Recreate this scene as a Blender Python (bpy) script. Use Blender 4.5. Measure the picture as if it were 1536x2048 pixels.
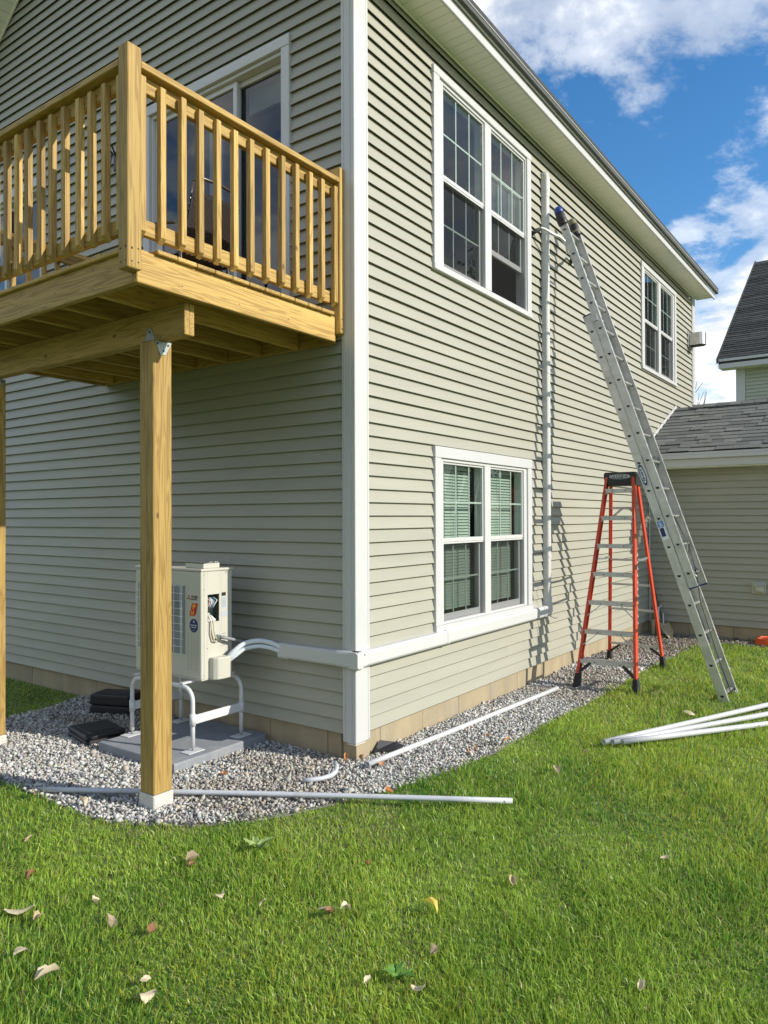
import bpy, bmesh, math, random
import numpy as np
from mathutils import Vector, Matrix

for o in list(bpy.data.objects): bpy.data.objects.remove(o)
S = bpy.context.scene
C = S.collection
RND = random.Random(7)

# ------------------------------------------------------------------ camera
cam_d = bpy.data.cameras.new('camera'); cam = bpy.data.objects.new('camera', cam_d); C.objects.link(cam)
rt = Vector((0.58336931, -0.81219892, -0.00362778)); up = Vector((-0.00418077, -0.00746933, 0.99996336)); fw = Vector((0.81219626, 0.58333277, 0.00775299))
M = Matrix((rt, up, -fw)).transposed().to_4x4(); M.translation = Vector((-4.3032, -3.36197, 1.58894))
cam.matrix_world = M
cam_d.sensor_fit = 'HORIZONTAL'; cam_d.sensor_width = 36; cam_d.lens = 34.4417; cam_d.clip_start = 0.05; cam_d.clip_end = 3000
S.camera = cam
S.render.resolution_x = 768; S.render.resolution_y = 1024

# ------------------------------------------------------------------ world, sun, exposure
TO_SUN = Vector((0.28, -1.0, 0.57)).normalized()
w = bpy.data.worlds.new('World'); S.world = w; w.use_nodes = True
nt = w.node_tree; nt.nodes.clear()
def N(nt, t, **k):
    n = nt.nodes.new(t)
    for a, b in k.items():
        if a == 'inp':
            for i, v in b.items(): n.inputs[i].default_value = v
        else: setattr(n, a, b)
    return n
def ramp(nt, stops, mode='LINEAR'):
    n = nt.nodes.new('ShaderNodeValToRGB'); cr = n.color_ramp; cr.interpolation = mode
    while len(cr.elements) < len(stops): cr.elements.new(0.5)
    for e, (p, c) in zip(cr.elements, stops):
        e.position = p; e.color = (c, c, c, 1) if not isinstance(c, tuple) else (*c, 1)
    return n
L = nt.links.new
sky = N(nt, 'ShaderNodeTexSky', sky_type='NISHITA', sun_disc=False, sun_elevation=math.asin(TO_SUN.z), sun_rotation=math.atan2(TO_SUN.x, TO_SUN.y))
sky.air_density = 1.0; sky.dust_density = 0.3; sky.ozone_density = 2.5
bg1 = N(nt, 'ShaderNodeBackground', inp={1: 0.085})
hs = N(nt, 'ShaderNodeHueSaturation', inp={'Saturation': 1.3, 'Value': 1.0})
L(sky.outputs[0], hs.inputs['Color']); L(hs.outputs[0], bg1.inputs[0])
geo = N(nt, 'ShaderNodeTexCoord'); sep = N(nt, 'ShaderNodeSeparateXYZ'); L(geo.outputs['Generated'], sep.inputs[0])
zc = N(nt, 'ShaderNodeMath', operation='MAXIMUM', inp={1: 0.0}); L(sep.outputs[2], zc.inputs[0])
za = N(nt, 'ShaderNodeMath', operation='ADD', inp={1: 0.16}); L(zc.outputs[0], za.inputs[0])
dx = N(nt, 'ShaderNodeMath', operation='DIVIDE'); L(sep.outputs[0], dx.inputs[0]); L(za.outputs[0], dx.inputs[1])
dy = N(nt, 'ShaderNodeMath', operation='DIVIDE'); L(sep.outputs[1], dy.inputs[0]); L(za.outputs[0], dy.inputs[1])
cmb = N(nt, 'ShaderNodeCombineXYZ'); L(dx.outputs[0], cmb.inputs[0]); L(dy.outputs[0], cmb.inputs[1])
CLOUD_OFF = (11.0, 8.3, 0.0)
mp = N(nt, 'ShaderNodeMapping'); mp.inputs['Location'].default_value = CLOUD_OFF; L(cmb.outputs[0], mp.inputs['Vector'])
n1 = N(nt, 'ShaderNodeTexNoise', inp={'Scale': 1.15, 'Detail': 10.0, 'Roughness': 0.62, 'Distortion': 0.35}); L(mp.outputs[0], n1.inputs['Vector'])
n2 = N(nt, 'ShaderNodeTexNoise', inp={'Scale': 4.5, 'Detail': 8.0, 'Roughness': 0.6}); L(mp.outputs[0], n2.inputs['Vector'])
cm = N(nt, 'ShaderNodeMath', operation='MULTIPLY_ADD', inp={1: 0.22}); L(n2.outputs[0], cm.inputs[0]); L(n1.outputs[0], cm.inputs[2])
# thicker cloud cover low over the horizon all round, as cloud decks look from below
hz = N(nt, 'ShaderNodeMapRange', inp={1: 0.05, 2: 0.6, 3: 0.105, 4: 0.0}); L(zc.outputs[0], hz.inputs[0])
cadd = N(nt, 'ShaderNodeMath', operation='ADD'); L(cm.outputs[0], cadd.inputs[0]); L(hz.outputs[0], cadd.inputs[1])
cov = ramp(nt, [(0.575, 0.0), (0.64, 0.45), (0.74, 1.0)], 'EASE'); L(cadd.outputs[0], cov.inputs[0])
shade = ramp(nt, [(0.30, (0.50, 0.53, 0.58)), (0.64, (0.95, 0.95, 0.94))]); L(n2.outputs[0], shade.inputs[0])
bg2 = N(nt, 'ShaderNodeBackground', inp={1: 0.66}); L(shade.outputs[0], bg2.inputs[0])
mx = N(nt, 'ShaderNodeMixShader'); L(cov.outputs[0], mx.inputs[0]); L(bg1.outputs[0], mx.inputs[1]); L(bg2.outputs[0], mx.inputs[2])
wo = N(nt, 'ShaderNodeOutputWorld'); L(mx.outputs[0], wo.inputs[0])

sun_d = bpy.data.lights.new('sun', 'SUN'); sun_d.energy = 2.45; sun_d.angle = math.radians(0.5); sun_d.color = (1.0, 0.94, 0.84)
sun = bpy.data.objects.new('sun', sun_d); C.objects.link(sun); sun.rotation_euler = TO_SUN.to_track_quat('Z', 'Y').to_euler()
S.view_settings.view_transform = 'Standard'; S.view_settings.look = 'None'; S.view_settings.exposure = 1.15; S.view_settings.gamma = 1.0
S.view_settings.use_curve_mapping = False

# ------------------------------------------------------------------ materials
MATS = {}
def base_mat(name):
    m = bpy.data.materials.new(name); m.use_nodes = True; MATS[name] = m
    b = m.node_tree.nodes['Principled BSDF']
    return m, m.node_tree, b
def mat(name, col, rough=0.5, metal=0.0, var=0.0, vscale=8.0, bump=0.0, bscale=60.0, stretch=(1, 1, 1), spec=0.5, dirt_dapple=None, rvar=0.0):
    m, nt, b = base_mat(name)
    b.inputs['Roughness'].default_value = rough; b.inputs['Metallic'].default_value = metal
    b.inputs['Specular IOR Level'].default_value = spec
    L = nt.links.new
    tc = N(nt, 'ShaderNodeTexCoord'); mp = N(nt, 'ShaderNodeMapping'); mp.inputs['Scale'].default_value = stretch; L(tc.outputs['Object'], mp.inputs['Vector'])
    oi = N(nt, 'ShaderNodeObjectInfo')
    vm = N(nt, 'ShaderNodeVectorMath', operation='ADD'); cx = N(nt, 'ShaderNodeCombineXYZ')
    ml = N(nt, 'ShaderNodeMath', operation='MULTIPLY', inp={1: 37.0}); L(oi.outputs['Random'], ml.inputs[0])
    for i in range(3): L(ml.outputs[0], cx.inputs[i])
    L(mp.outputs[0], vm.inputs[0]); L(cx.outputs[0], vm.inputs[1])
    ns = N(nt, 'ShaderNodeTexNoise', inp={'Scale': vscale, 'Detail': 5.0, 'Roughness': 0.6}); L(vm.outputs[0], ns.inputs['Vector'])
    a = tuple(max(0, c * (1 - var)) for c in col); bb = tuple(min(1, c * (1 + var)) for c in col)
    r = ramp(nt, [(0.3, a), (0.7, bb)]); L(ns.outputs[0], r.inputs[0])
    out = r.outputs[0]
    if dirt_dapple:
        dcol, dscale, lo, hi = dirt_dapple
        nd = N(nt, 'ShaderNodeTexNoise', inp={'Scale': dscale, 'Detail': 6.0, 'Roughness': 0.65}); L(vm.outputs[0], nd.inputs['Vector'])
        rd = ramp(nt, [(lo, 0.0), (hi, 1.0)]); L(nd.outputs[0], rd.inputs[0])
        mxn = N(nt, 'ShaderNodeMixRGB'); L(rd.outputs[0], mxn.inputs[0]); L(out, mxn.inputs[1]); mxn.inputs[2].default_value = (*dcol, 1); out = mxn.outputs[0]
    L(out, b.inputs['Base Color'])
    if rvar:
        rr = N(nt, 'ShaderNodeMapRange', inp={1: 0.3, 2: 0.7, 3: rough - rvar, 4: rough + rvar}); L(ns.outputs[0], rr.inputs[0]); L(rr.outputs[0], b.inputs['Roughness'])
    if bump:
        nb = N(nt, 'ShaderNodeTexNoise', inp={'Scale': bscale, 'Detail': 4.0}); L(vm.outputs[0], nb.inputs['Vector'])
        bp = N(nt, 'ShaderNodeBump', inp={'Strength': bump, 'Distance': 0.01}); L(nb.outputs[0], bp.inputs['Height']); L(bp.outputs[0], b.inputs['Normal'])
    return m

def wood(name, axis, light=(0.50, 0.33, 0.10), dark=(0.30, 0.165, 0.040), ring=26.0):
    """pressure-treated pine: grain drawn out along one axis, a few knots"""
    m, nt, b = base_mat(name); L = nt.links.new
    b.inputs['Roughness'].default_value = 0.62; b.inputs['Specular IOR Level'].default_value = 0.3
    tc = N(nt, 'ShaderNodeTexCoord'); oi = N(nt, 'ShaderNodeObjectInfo')
    ml = N(nt, 'ShaderNodeMath', operation='MULTIPLY', inp={1: 53.0}); L(oi.outputs['Random'], ml.inputs[0])
    cx = N(nt, 'ShaderNodeCombineXYZ')
    for i in range(3): L(ml.outputs[0], cx.inputs[i])
    vm = N(nt, 'ShaderNodeVectorMath', operation='ADD'); L(tc.outputs['Object'], vm.inputs[0]); L(cx.outputs[0], vm.inputs[1])
    sc = [1.0, 1.0, 1.0]; sc[axis] = 0.045
    mp = N(nt, 'ShaderNodeMapping'); mp.inputs['Scale'].default_value = sc; L(vm.outputs[0], mp.inputs['Vector'])
    n0 = N(nt, 'ShaderNodeTexNoise', inp={'Scale': ring, 'Detail': 2.0, 'Distortion': 0.9}); L(mp.outputs[0], n0.inputs['Vector'])
    sn = N(nt, 'ShaderNodeMath', operation='MULTIPLY', inp={1: 34.0}); L(n0.outputs[0], sn.inputs[0])
    si = N(nt, 'ShaderNodeMath', operation='SINE'); L(sn.outputs[0], si.inputs[0])
    rr = ramp(nt, [(0.05, dark), (0.55, light), (1.0, tuple(min(1, c * 1.12) for c in light))])
    ma = N(nt, 'ShaderNodeMapRange', inp={1: -1.6, 2: 1.0, 3: 0.0, 4: 1.0}); L(si.outputs[0], ma.inputs[0]); L(ma.outputs[0], rr.inputs[0])
    n2 = N(nt, 'ShaderNodeTexNoise', inp={'Scale': 3.0, 'Detail': 3.0}); L(mp.outputs[0], n2.inputs['Vector'])
    r2 = ramp(nt, [(0.28, 0.66), (0.5, 0.95), (0.75, 1.06)]); L(n2.outputs[0], r2.inputs[0])
    mu = N(nt, 'ShaderNodeMixRGB', blend_type='MULTIPLY', inp={0: 1.0}); L(rr.outputs[0], mu.inputs[1]); L(r2.outputs[0], mu.inputs[2])
    sk = [1.0, 1.0, 1.0]; sk[axis] = 0.5
    mk = N(nt, 'ShaderNodeMapping'); mk.inputs['Scale'].default_value = sk; L(vm.outputs[0], mk.inputs['Vector'])
    vo = N(nt, 'ShaderNodeTexVoronoi', inp={'Scale': 5.5, 'Randomness': 1.0}); L(mk.outputs[0], vo.inputs['Vector'])
    rk = ramp(nt, [(0.035, 1.0), (0.075, 0.0)]); L(vo.outputs['Distance'], rk.inputs[0])
    mk2 = N(nt, 'ShaderNodeMixRGB'); L(rk.outputs[0], mk2.inputs[0]); L(mu.outputs[0], mk2.inputs[1]); mk2.inputs[2].default_value = (0.17, 0.09, 0.035, 1)
    hv = N(nt, 'ShaderNodeHueSaturation'); L(mk2.outputs[0], hv.inputs['Color'])
    vr = N(nt, 'ShaderNodeMapRange', inp={3: 0.74, 4: 1.16}); L(oi.outputs['Random'], vr.inputs[0]); L(vr.outputs[0], hv.inputs['Value'])
    L(hv.outputs[0], b.inputs['Base Color'])
    bp = N(nt, 'ShaderNodeBump', inp={'Strength': 0.12, 'Distance': 0.004}); L(si.outputs[0], bp.inputs['Height']); L(bp.outputs[0], b.inputs['Normal'])
    return m
WX, WY, WZ = wood('wood_x', 0), wood('wood_y', 1), wood('wood_z', 2)

def attr_mat(name, rough=0.7, trans=0.0, spec=0.3, sheen=0.0):
    m, nt, b = base_mat(name); L = nt.links.new
    at = N(nt, 'ShaderNodeAttribute', attribute_name='Col'); L(at.outputs['Color'], b.inputs['Base Color'])
    b.inputs['Roughness'].default_value = rough; b.inputs['Specular IOR Level'].default_value = spec
    if trans:
        tr = N(nt, 'ShaderNodeBsdfTranslucent'); L(at.outputs['Color'], tr.inputs[0])
        mxs = N(nt, 'ShaderNodeMixShader', inp={0: trans}); out = nt.nodes['Material Output']
        L(b.outputs[0], mxs.inputs[1]); L(tr.outputs[0], mxs.inputs[2]); L(mxs.outputs[0], out.inputs[0])
    return m
def glass_mat(name, tint, refl=1.0):
    m = bpy.data.materials.new(name); m.use_nodes = True; nt = m.node_tree; nt.nodes.clear(); L = nt.links.new
    t = N(nt, 'ShaderNodeBsdfTransparent', inp={0: (*tint, 1)}); g = N(nt, 'ShaderNodeBsdfGlossy', inp={0: (0.95, 0.97, 1.0, 1), 1: 0.004})
    ge = N(nt, 'ShaderNodeNewGeometry'); dt = N(nt, 'ShaderNodeVectorMath', operation='DOT_PRODUCT'); L(ge.outputs['Normal'], dt.inputs[0]); L(ge.outputs['Incoming'], dt.inputs[1])
    ab = N(nt, 'ShaderNodeMath', operation='ABSOLUTE'); L(dt.outputs['Value'], ab.inputs[0]); om = N(nt, 'ShaderNodeMath', operation='SUBTRACT', inp={0: 1.0}); L(ab.outputs[0], om.inputs[1])
    pw = N(nt, 'ShaderNodeMath', operation='POWER', inp={1: 5.0}); L(om.outputs[0], pw.inputs[0])
    k = N(nt, 'ShaderNodeMath', operation='MULTIPLY_ADD', inp={1: 0.92, 2: 0.050 * refl}); k.use_clamp = True; L(pw.outputs[0], k.inputs[0])   # double glazing: two panes' worth of Schlick reflection
    tc = N(nt, 'ShaderNodeTexCoord'); ns = N(nt, 'ShaderNodeTexNoise', inp={'Scale': 2.0, 'Detail': 1.0}); L(tc.outputs['Object'], ns.inputs['Vector'])
    bp = N(nt, 'ShaderNodeBump', inp={'Strength': 0.05, 'Distance': 0.02}); L(ns.outputs[0], bp.inputs['Height']); L(bp.outputs[0], g.inputs['Normal'])
    mxs = N(nt, 'ShaderNodeMixShader'); L(k.outputs[0], mxs.inputs[0]); L(t.outputs[0], mxs.inputs[1]); L(g.outputs[0], mxs.inputs[2])
    o = N(nt, 'ShaderNodeOutputMaterial'); L(mxs.outputs[0], o.inputs[0]); return m
def screen_mat(name):
    m = bpy.data.materials.new(name); m.use_nodes = True; nt = m.node_tree; nt.nodes.clear(); L = nt.links.new
    t = N(nt, 'ShaderNodeBsdfTransparent'); g = N(nt, 'ShaderNodeBsdfDiffuse', inp={0: (0.03, 0.03, 0.03, 1)})
    mxs = N(nt, 'ShaderNodeMixShader', inp={0: 0.35}); L(t.outputs[0], mxs.inputs[1]); L(g.outputs[0], mxs.inputs[2])
    o = N(nt, 'ShaderNodeOutputMaterial'); L(mxs.outputs[0], o.inputs[0]); return m

SIDING = mat('siding_vinyl', (0.352, 0.342, 0.274), 0.48, var=0.06, vscale=1.3, bump=0.10, bscale=26, stretch=(0.6, 0.6, 5), dirt_dapple=((0.285, 0.28, 0.235), 0.7, 0.52, 0.95))  # large soft patches also stand for dappled tree shade on the sunlit wall
SIDING2 = mat('neighbour_siding', (0.40, 0.42, 0.33), 0.5, var=0.04, vscale=2)
TRIM = mat('white_trim', (0.53, 0.53, 0.52), 0.38, var=0.02, vscale=3, dirt_dapple=((0.62, 0.62, 0.58), 2.5, 0.60, 0.95))
VINYL = mat('white_vinyl', (0.56, 0.56, 0.545), 0.33, var=0.015, vscale=4)
SOFFIT = mat('soffit_vinyl', (0.78, 0.765, 0.66), 0.5, var=0.03, vscale=2)
CONC = mat('foundation_concrete', (0.36, 0.295, 0.185), 0.85, var=0.14, vscale=5, bump=0.25, bscale=45, stretch=(1, 1, 0.45), dirt_dapple=((0.27, 0.25, 0.20), 3.0, 0.50, 0.85))
CONC_L = mat('pier_concrete', (0.56, 0.54, 0.48), 0.9, var=0.12, vscale=18, bump=0.3, bscale=70)
SHING = [mat('shingle_%d' % i, c, 0.95, var=0.25, vscale=60, bump=0.5, bscale=220, spec=0.2) for i, c in enumerate([(0.165, 0.170, 0.155), (0.185, 0.190, 0.172), (0.135, 0.140, 0.13), (0.205, 0.205, 0.187), (0.17, 0.176, 0.16)])]
ROOFD = mat('roof_dark', (0.05, 0.052, 0.05), 0.9, var=0.3, vscale=30)
GUTTER = mat('eave_edge_dark', (0.06, 0.065, 0.055), 0.7, var=0.1, vscale=4)
DARK = mat('dark_void', (0.015, 0.015, 0.015), 0.8)
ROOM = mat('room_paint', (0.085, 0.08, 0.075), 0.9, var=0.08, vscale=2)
GLASS = glass_mat('window_glass', (0.78, 0.88, 0.82)); GLASS_D = glass_mat('door_glass', (0.50, 0.55, 0.58), 1.6)
SCREEN = screen_mat('insect_screen')
BLIND = mat('blind_slats', (0.40, 0.43, 0.39), 0.55, var=0.04)
ALU = mat('ladder_aluminium', (0.60, 0.60, 0.58), 0.40, 0.75, var=0.12, vscale=14, bump=0.06, bscale=120, stretch=(1, 1, 1), dirt_dapple=((0.42, 0.42, 0.40), 6, 0.5, 0.8), rvar=0.08)
ALU2 = mat('step_aluminium', (0.52, 0.52, 0.51), 0.42, 0.7, var=0.12, vscale=20)
GALV = mat('galvanised', (0.33, 0.36, 0.34), 0.45, 0.6, var=0.15, vscale=25)
STEEL = mat('stainless', (0.58, 0.57, 0.54), 0.32, 0.85, var=0.1, vscale=10)
FIBRE = mat('fibreglass_orange_red', (0.60, 0.065, 0.026), 0.42, var=0.14, vscale=9, stretch=(1, 1, 0.3), dirt_dapple=((0.55, 0.30, 0.22), 11, 0.62, 0.82))
BLACK = mat('black_plastic', (0.018, 0.018, 0.020), 0.5, var=0.2, vscale=12, bump=0.1, bscale=150)
RUBBER = mat('black_rubber', (0.022, 0.022, 0.022), 0.75, var=0.2)
PVC = mat('pvc_pipe', (0.55, 0.56, 0.56), 0.38, var=0.03, vscale=9, dirt_dapple=((0.45, 0.43, 0.38), 7, 0.58, 0.85))
PVC_G = mat('pvc_grey', (0.50, 0.52, 0.55), 0.42, var=0.05, vscale=9, dirt_dapple=((0.33, 0.32, 0.30), 7, 0.55, 0.85))
CASING = mat('unit_ivory', (0.52, 0.505, 0.43), 0.40, var=0.02, vscale=3)
PADM = mat('pad_grey', (0.235, 0.25, 0.27), 0.75, var=0.08, vscale=8, bump=0.15, bscale=130, dirt_dapple=((0.33, 0.33, 0.32), 4, 0.55, 0.8))
STANDM = mat('stand_white', (0.60, 0.61, 0.61), 0.4, var=0.02)
INSUL = mat('white_insulation', (0.70, 0.74, 0.77), 0.55, var=0.05, vscale=20, bump=0.2, bscale=70)
GREYP = mat('grey_conduit', (0.24, 0.25, 0.26), 0.5, var=0.05)
CABLE = mat('cable_cream', (0.52, 0.48, 0.38), 0.5)
RED = mat('print_red', (0.55, 0.015, 0.02), 0.4); ORANGE = mat('print_orange', (0.85, 0.32, 0.04), 0.4); NAVY = mat('print_navy', (0.012, 0.025, 0.13), 0.35)
INK = mat('print_black', (0.015, 0.015, 0.015), 0.5); PAPER = mat('print_white', (0.78, 0.79, 0.80), 0.5); BLUEP = mat('print_blue', (0.03, 0.20, 0.55), 0.4); GREYL = mat('print_grey', (0.42, 0.47, 0.50), 0.5)
GREENB = mat('circuit_green', (0.05, 0.14, 0.10), 0.5, var=0.4, vscale=40)
WICKER = mat('wicker_brown', (0.022, 0.012, 0.010), 0.6, var=0.5, vscale=90)
CHROME = mat('chair_metal', (0.10, 0.085, 0.075), 0.3, 0.6)
BRONZE = mat('lantern_metal', (0.055, 0.052, 0.05), 0.35, 0.5)
BLUEC = mat('blue_cap', (0.012, 0.045, 0.25), 0.45); TAN = mat('tan_cap', (0.20, 0.185, 0.12), 0.7, var=0.2, vscale=25)
HOSE = mat('orange_hose', (0.75, 0.12, 0.03), 0.45, var=0.1, vscale=20)
SPADE = mat('spade_blade', (0.50, 0.42, 0.27), 0.6, 0.2, var=0.25, vscale=18); SHAFT = mat('spade_shaft', (0.085, 0.075, 0.055), 0.5, var=0.3, vscale=20)
BOXTAN = mat('outlet_tan', (0.50, 0.49, 0.40), 0.5, var=0.03)
BEIGE = mat('door_shade', (0.60, 0.54, 0.38), 0.7, var=0.03)
BARK = mat('bark', (0.075, 0.06, 0.045), 0.9, var=0.4, vscale=12)
STONE = attr_mat('gravel_stone', 0.85, 0, 0.25); GRASS = attr_mat('grass_blade', 0.38, 0.45, 0.4); LEAFM = attr_mat('tree_leaf', 0.6, 0.25, 0.3)
BEDM = mat('gravel_fines', (0.26, 0.25, 0.23), 0.95, var=0.45, vscale=70, bump=0.6, bscale=120)
SOIL = mat('lawn_soil', (0.14, 0.19, 0.050), 0.95, var=0.5, vscale=25, dirt_dapple=((0.10, 0.085, 0.04), 3.0, 0.5, 0.75))

# ------------------------------------------------------------------ mesh helpers
def finish(name, me, m, parent=None):
    o = bpy.data.objects.new(name, me); C.objects.link(o)
    if m is not None and not me.materials: me.materials.append(m)
    if parent is not None: o.parent = parent
    return o
def tag(o, label, cat, group=None):
    o['label'] = label; o['category'] = cat
    if group: o['group'] = group
    return o
def thing(name, label, cat, loc=(0, 0, 0), group=None):
    o = bpy.data.objects.new(name, None); C.objects.link(o); o.empty_display_size = 0.1; o.location = loc
    return tag(o, label, cat, group)
class MB:
    def __init__(s): s.v = []; s.f = []; s.smooth = []
    def poly(s, pts, f=None):
        b = len(s.v); s.v += [tuple(p) for p in pts]
        for q in (f or [tuple(range(len(pts)))]): s.f.append(tuple(b + i for i in q)); s.smooth.append(False)
        return s
    def box(s, x0, x1, y0, y1, z0, z1, P=None):
        pts = [(x, y, z) for z in (z0, z1) for y in (y0, y1) for x in (x0, x1)]
        if P: pts = [P(*p) for p in pts]
        return s.poly(pts, [(0, 2, 3, 1), (4, 5, 7, 6), (0, 1, 5, 4), (2, 6, 7, 3), (0, 4, 6, 2), (1, 3, 7, 5)])
    def prism(s, prof, a0, a1, P):
        """prof: list of (p,q); extruded along first arg of P(a,p,q)"""
        n = len(prof)
        pts = [P(a0, p, q) for p, q in prof] + [P(a1, p, q) for p, q in prof]
        return s.poly(pts, [tuple(range(n))[::-1], tuple(range(n, 2 * n))] + [(i, (i + 1) % n, n + (i + 1) % n, n + i) for i in range(n)])
    def beam(s, a, b, wu, wv, ref=(0, 0, 1)):
        """rectangular bar a->b, wu across (a x ref), wv along ref-ish"""
        a = Vector(a); b = Vector(b); d = (b - a).normalized(); u = d.cross(Vector(ref)).normalized(); v = u.cross(d)
        pts = [p + u * (i * wu / 2) + v * (j * wv / 2) for p in (a, b) for j in (-1, 1) for i in (-1, 1)]
        return s.poly(pts, [(0, 2, 3, 1), (4, 5, 7, 6), (0, 1, 5, 4), (2, 6, 7, 3), (0, 4, 6, 2), (1, 3, 7, 5)])
    def tube(s, path, r, n=10, cap=True, hollow=0.0):
        path = [Vector(p) for p in path]; b0 = len(s.v); m = len(path); rr = r if isinstance(r, (list, tuple)) else [r] * m
        prev = None
        for i, p in enumerate(path):
            d = ((path[min(i + 1, m - 1)] - path[max(i - 1, 0)])).normalized()
            if prev is None:
                u = d.cross(Vector((0, 0, 1)))
                if u.length < 1e-3: u = d.cross(Vector((0, 1, 0)))
            else: u = prev - d * prev.dot(d)
            u.normalize(); prev = u; v = d.cross(u)
            for k in range(n):
                t = 2 * math.pi * k / n; s.v.append(tuple(p + (u * math.cos(t) + v * math.sin(t)) * rr[i]))
        for i in range(m - 1):
            for k in range(n):
                s.f.append((b0 + i * n + k, b0 + i * n + (k + 1) % n, b0 + (i + 1) * n + (k + 1) % n, b0 + (i + 1) * n + k)); s.smooth.append(True)
        if cap and not hollow:
            s.f.append(tuple(b0 + k for k in range(n))[::-1]); s.f.append(tuple(b0 + (m - 1) * n + k for k in range(n))); s.smooth += [False, False]
        if hollow:
            for e, i0 in ((0, 0), (m - 1, 1)):
                ctr = path[e]; inward = (path[1] - path[0]).normalized() if e == 0 else (path[-2] - path[-1]).normalized()
                rb = len(s.v); ring = [Vector(s.v[b0 + e * n + k]) for k in range(n)]
                s.v += [tuple(ctr + (q - ctr) * hollow) for q in ring]; s.v += [tuple(ctr + (q - ctr) * hollow + inward * 0.05) for q in ring]
                for k in range(n):
                    k2 = (k + 1) % n
                    s.f.append((b0 + e * n + k, b0 + e * n + k2, rb + k2, rb + k)); s.f.append((rb + k, rb + k2, rb + n + k2, rb + n + k)); s.smooth += [False, True]
                s.f.append(tuple(rb + n + k for k in range(n))); s.smooth.append(False)
        return s
    def mesh(s, name, bevel=0.0, seg=1):
        me = bpy.data.meshes.new(name); me.from_pydata(s.v, [], s.f)
        me.polygons.foreach_set('use_smooth', s.smooth)
        bm = bmesh.new(); bm.from_mesh(me); bmesh.ops.recalc_face_normals(bm, faces=bm.faces)
        if bevel:
            bmesh.ops.bevel(bm, geom=[e for e in bm.edges if e.calc_face_angle(0) > 0.5], offset=bevel, segments=seg, affect='EDGES', profile=0.6, clamp_overlap=True)
        bm.to_mesh(me); bm.free(); return me
    def build(s, name, m, parent=None, bevel=0.0, seg=1):
        return finish(name, s.mesh(name, bevel, seg), m, parent)
def bx(name, m, parent, x0, x1, y0, y1, z0, z1, bevel=0.003, seg=1, P=None):
    return MB().box(x0, x1, y0, y1, z0, z1, P).build(name, m, parent, bevel, seg)
def text_mesh(txt, size, M4, m, name, parent, depth=0.0006, align='CENTER', squash=1.0, bold=0.0):
    cu = bpy.data.curves.new('t', 'FONT'); cu.body = txt; cu.size = size; cu.align_x = align; cu.align_y = 'CENTER'; cu.extrude = depth; cu.offset = bold
    t = bpy.data.objects.new('t', cu); C.objects.link(t); bpy.context.view_layer.update()
    me = bpy.data.meshes.new_from_object(t.evaluated_get(bpy.context.evaluated_depsgraph_get()))
    bpy.data.objects.remove(t); bpy.data.curves.remove(cu)
    me.transform(Matrix.Diagonal((squash, 1, 1, 1))); me.transform(M4); me.materials.clear()
    return finish(name, me, m, parent)
def frame4(origin, u, v):
    u = Vector(u).normalized(); v = Vector(v).normalized(); n = u.cross(v)
    M4 = Matrix((u, v, n)).transposed().to_4x4(); M4.translation = Vector(origin); return M4
def arc(c, r, a0, a1, n, U, V):
    c = Vector(c); U = Vector(U); V = Vector(V)
    return [c + U * (r * math.cos(a)) + V * (r * math.sin(a)) for a in [a0 + (a1 - a0) * i / n for i in range(n + 1)]]

PR = lambda s, o, z: (s, -o, z)              # long wall (plane y=0), s along it, o outwards
PL = lambda s, o, z: (-o, s, z)              # gable wall (plane x=0)
XW = 7.46
PW = lambda s, o, z: (XW - o, -s, z)         # wing wall (plane x=7.46)
GZ = -0.215                                  # gravel level

# ================================================================== SETTING
GRND = -0.224
def grid_sheet(name, x0, x1, y0, y1, nx, ny, z, m):
    v = [(x0 + (x1 - x0) * i / nx, y0 + (y1 - y0) * j / ny, z) for j in range(ny + 1) for i in range(nx + 1)]
    f = [(j * (nx + 1) + i, j * (nx + 1) + i + 1, (j + 1) * (nx + 1) + i + 1, (j + 1) * (nx + 1) + i) for j in range(ny) for i in range(nx)]
    me = bpy.data.meshes.new(name); me.from_pydata(v, [], f); o = finish(name, me, m); o['kind'] = 'structure'; return o
grid_sheet('ground', -900, 900, -900, 900, 8, 8, GRND, SOIL)
BORDER = [(-0.05, 3.52), (-0.50, 3.32), (-0.95, 3.30), (-1.45, 3.35), (-1.70, 3.1), (-1.76, 2.4), (-1.74, 1.74), (-1.72, 1.4), (-1.73, 1.0), (-1.73, 0.71), (-1.70, 0.5), (-1.59, 0.29), (-1.43, 0.04), (-1.22, -0.16), (-1.01, -0.28), (-0.76, -0.38), (-0.46, -0.49), (-0.17, -0.59), (0.29, -0.70), (0.8, -0.76), (1.46, -0.77), (2.25, -0.79), (3.23, -0.81), (4.1, -0.80), (5.0, -0.83), (6.0, -0.87), (6.6, -0.95), (6.85, -1.15), (6.95, -1.5), (6.97, -2.3), (7.2, -2.6), (7.5, -2.6)]
BED = BORDER + [(7.50, 0.1), (0.1, 0.1), (0.1, 3.52)]
me = bpy.data.meshes.new('gravel_bed'); me.from_pydata([(x, y, GRND + 0.006) for x, y in BED], [], [tuple(range(len(BED)))])
bmx = bmesh.new(); bmx.from_mesh(me); bmesh.ops.triangulate(bmx, faces=bmx.faces); bmesh.ops.recalc_face_normals(bmx, faces=bmx.faces); bmx.to_mesh(me); bmx.free()
o = finish('gravel_bed', me, BEDM); o['kind'] = 'structure'

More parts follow.
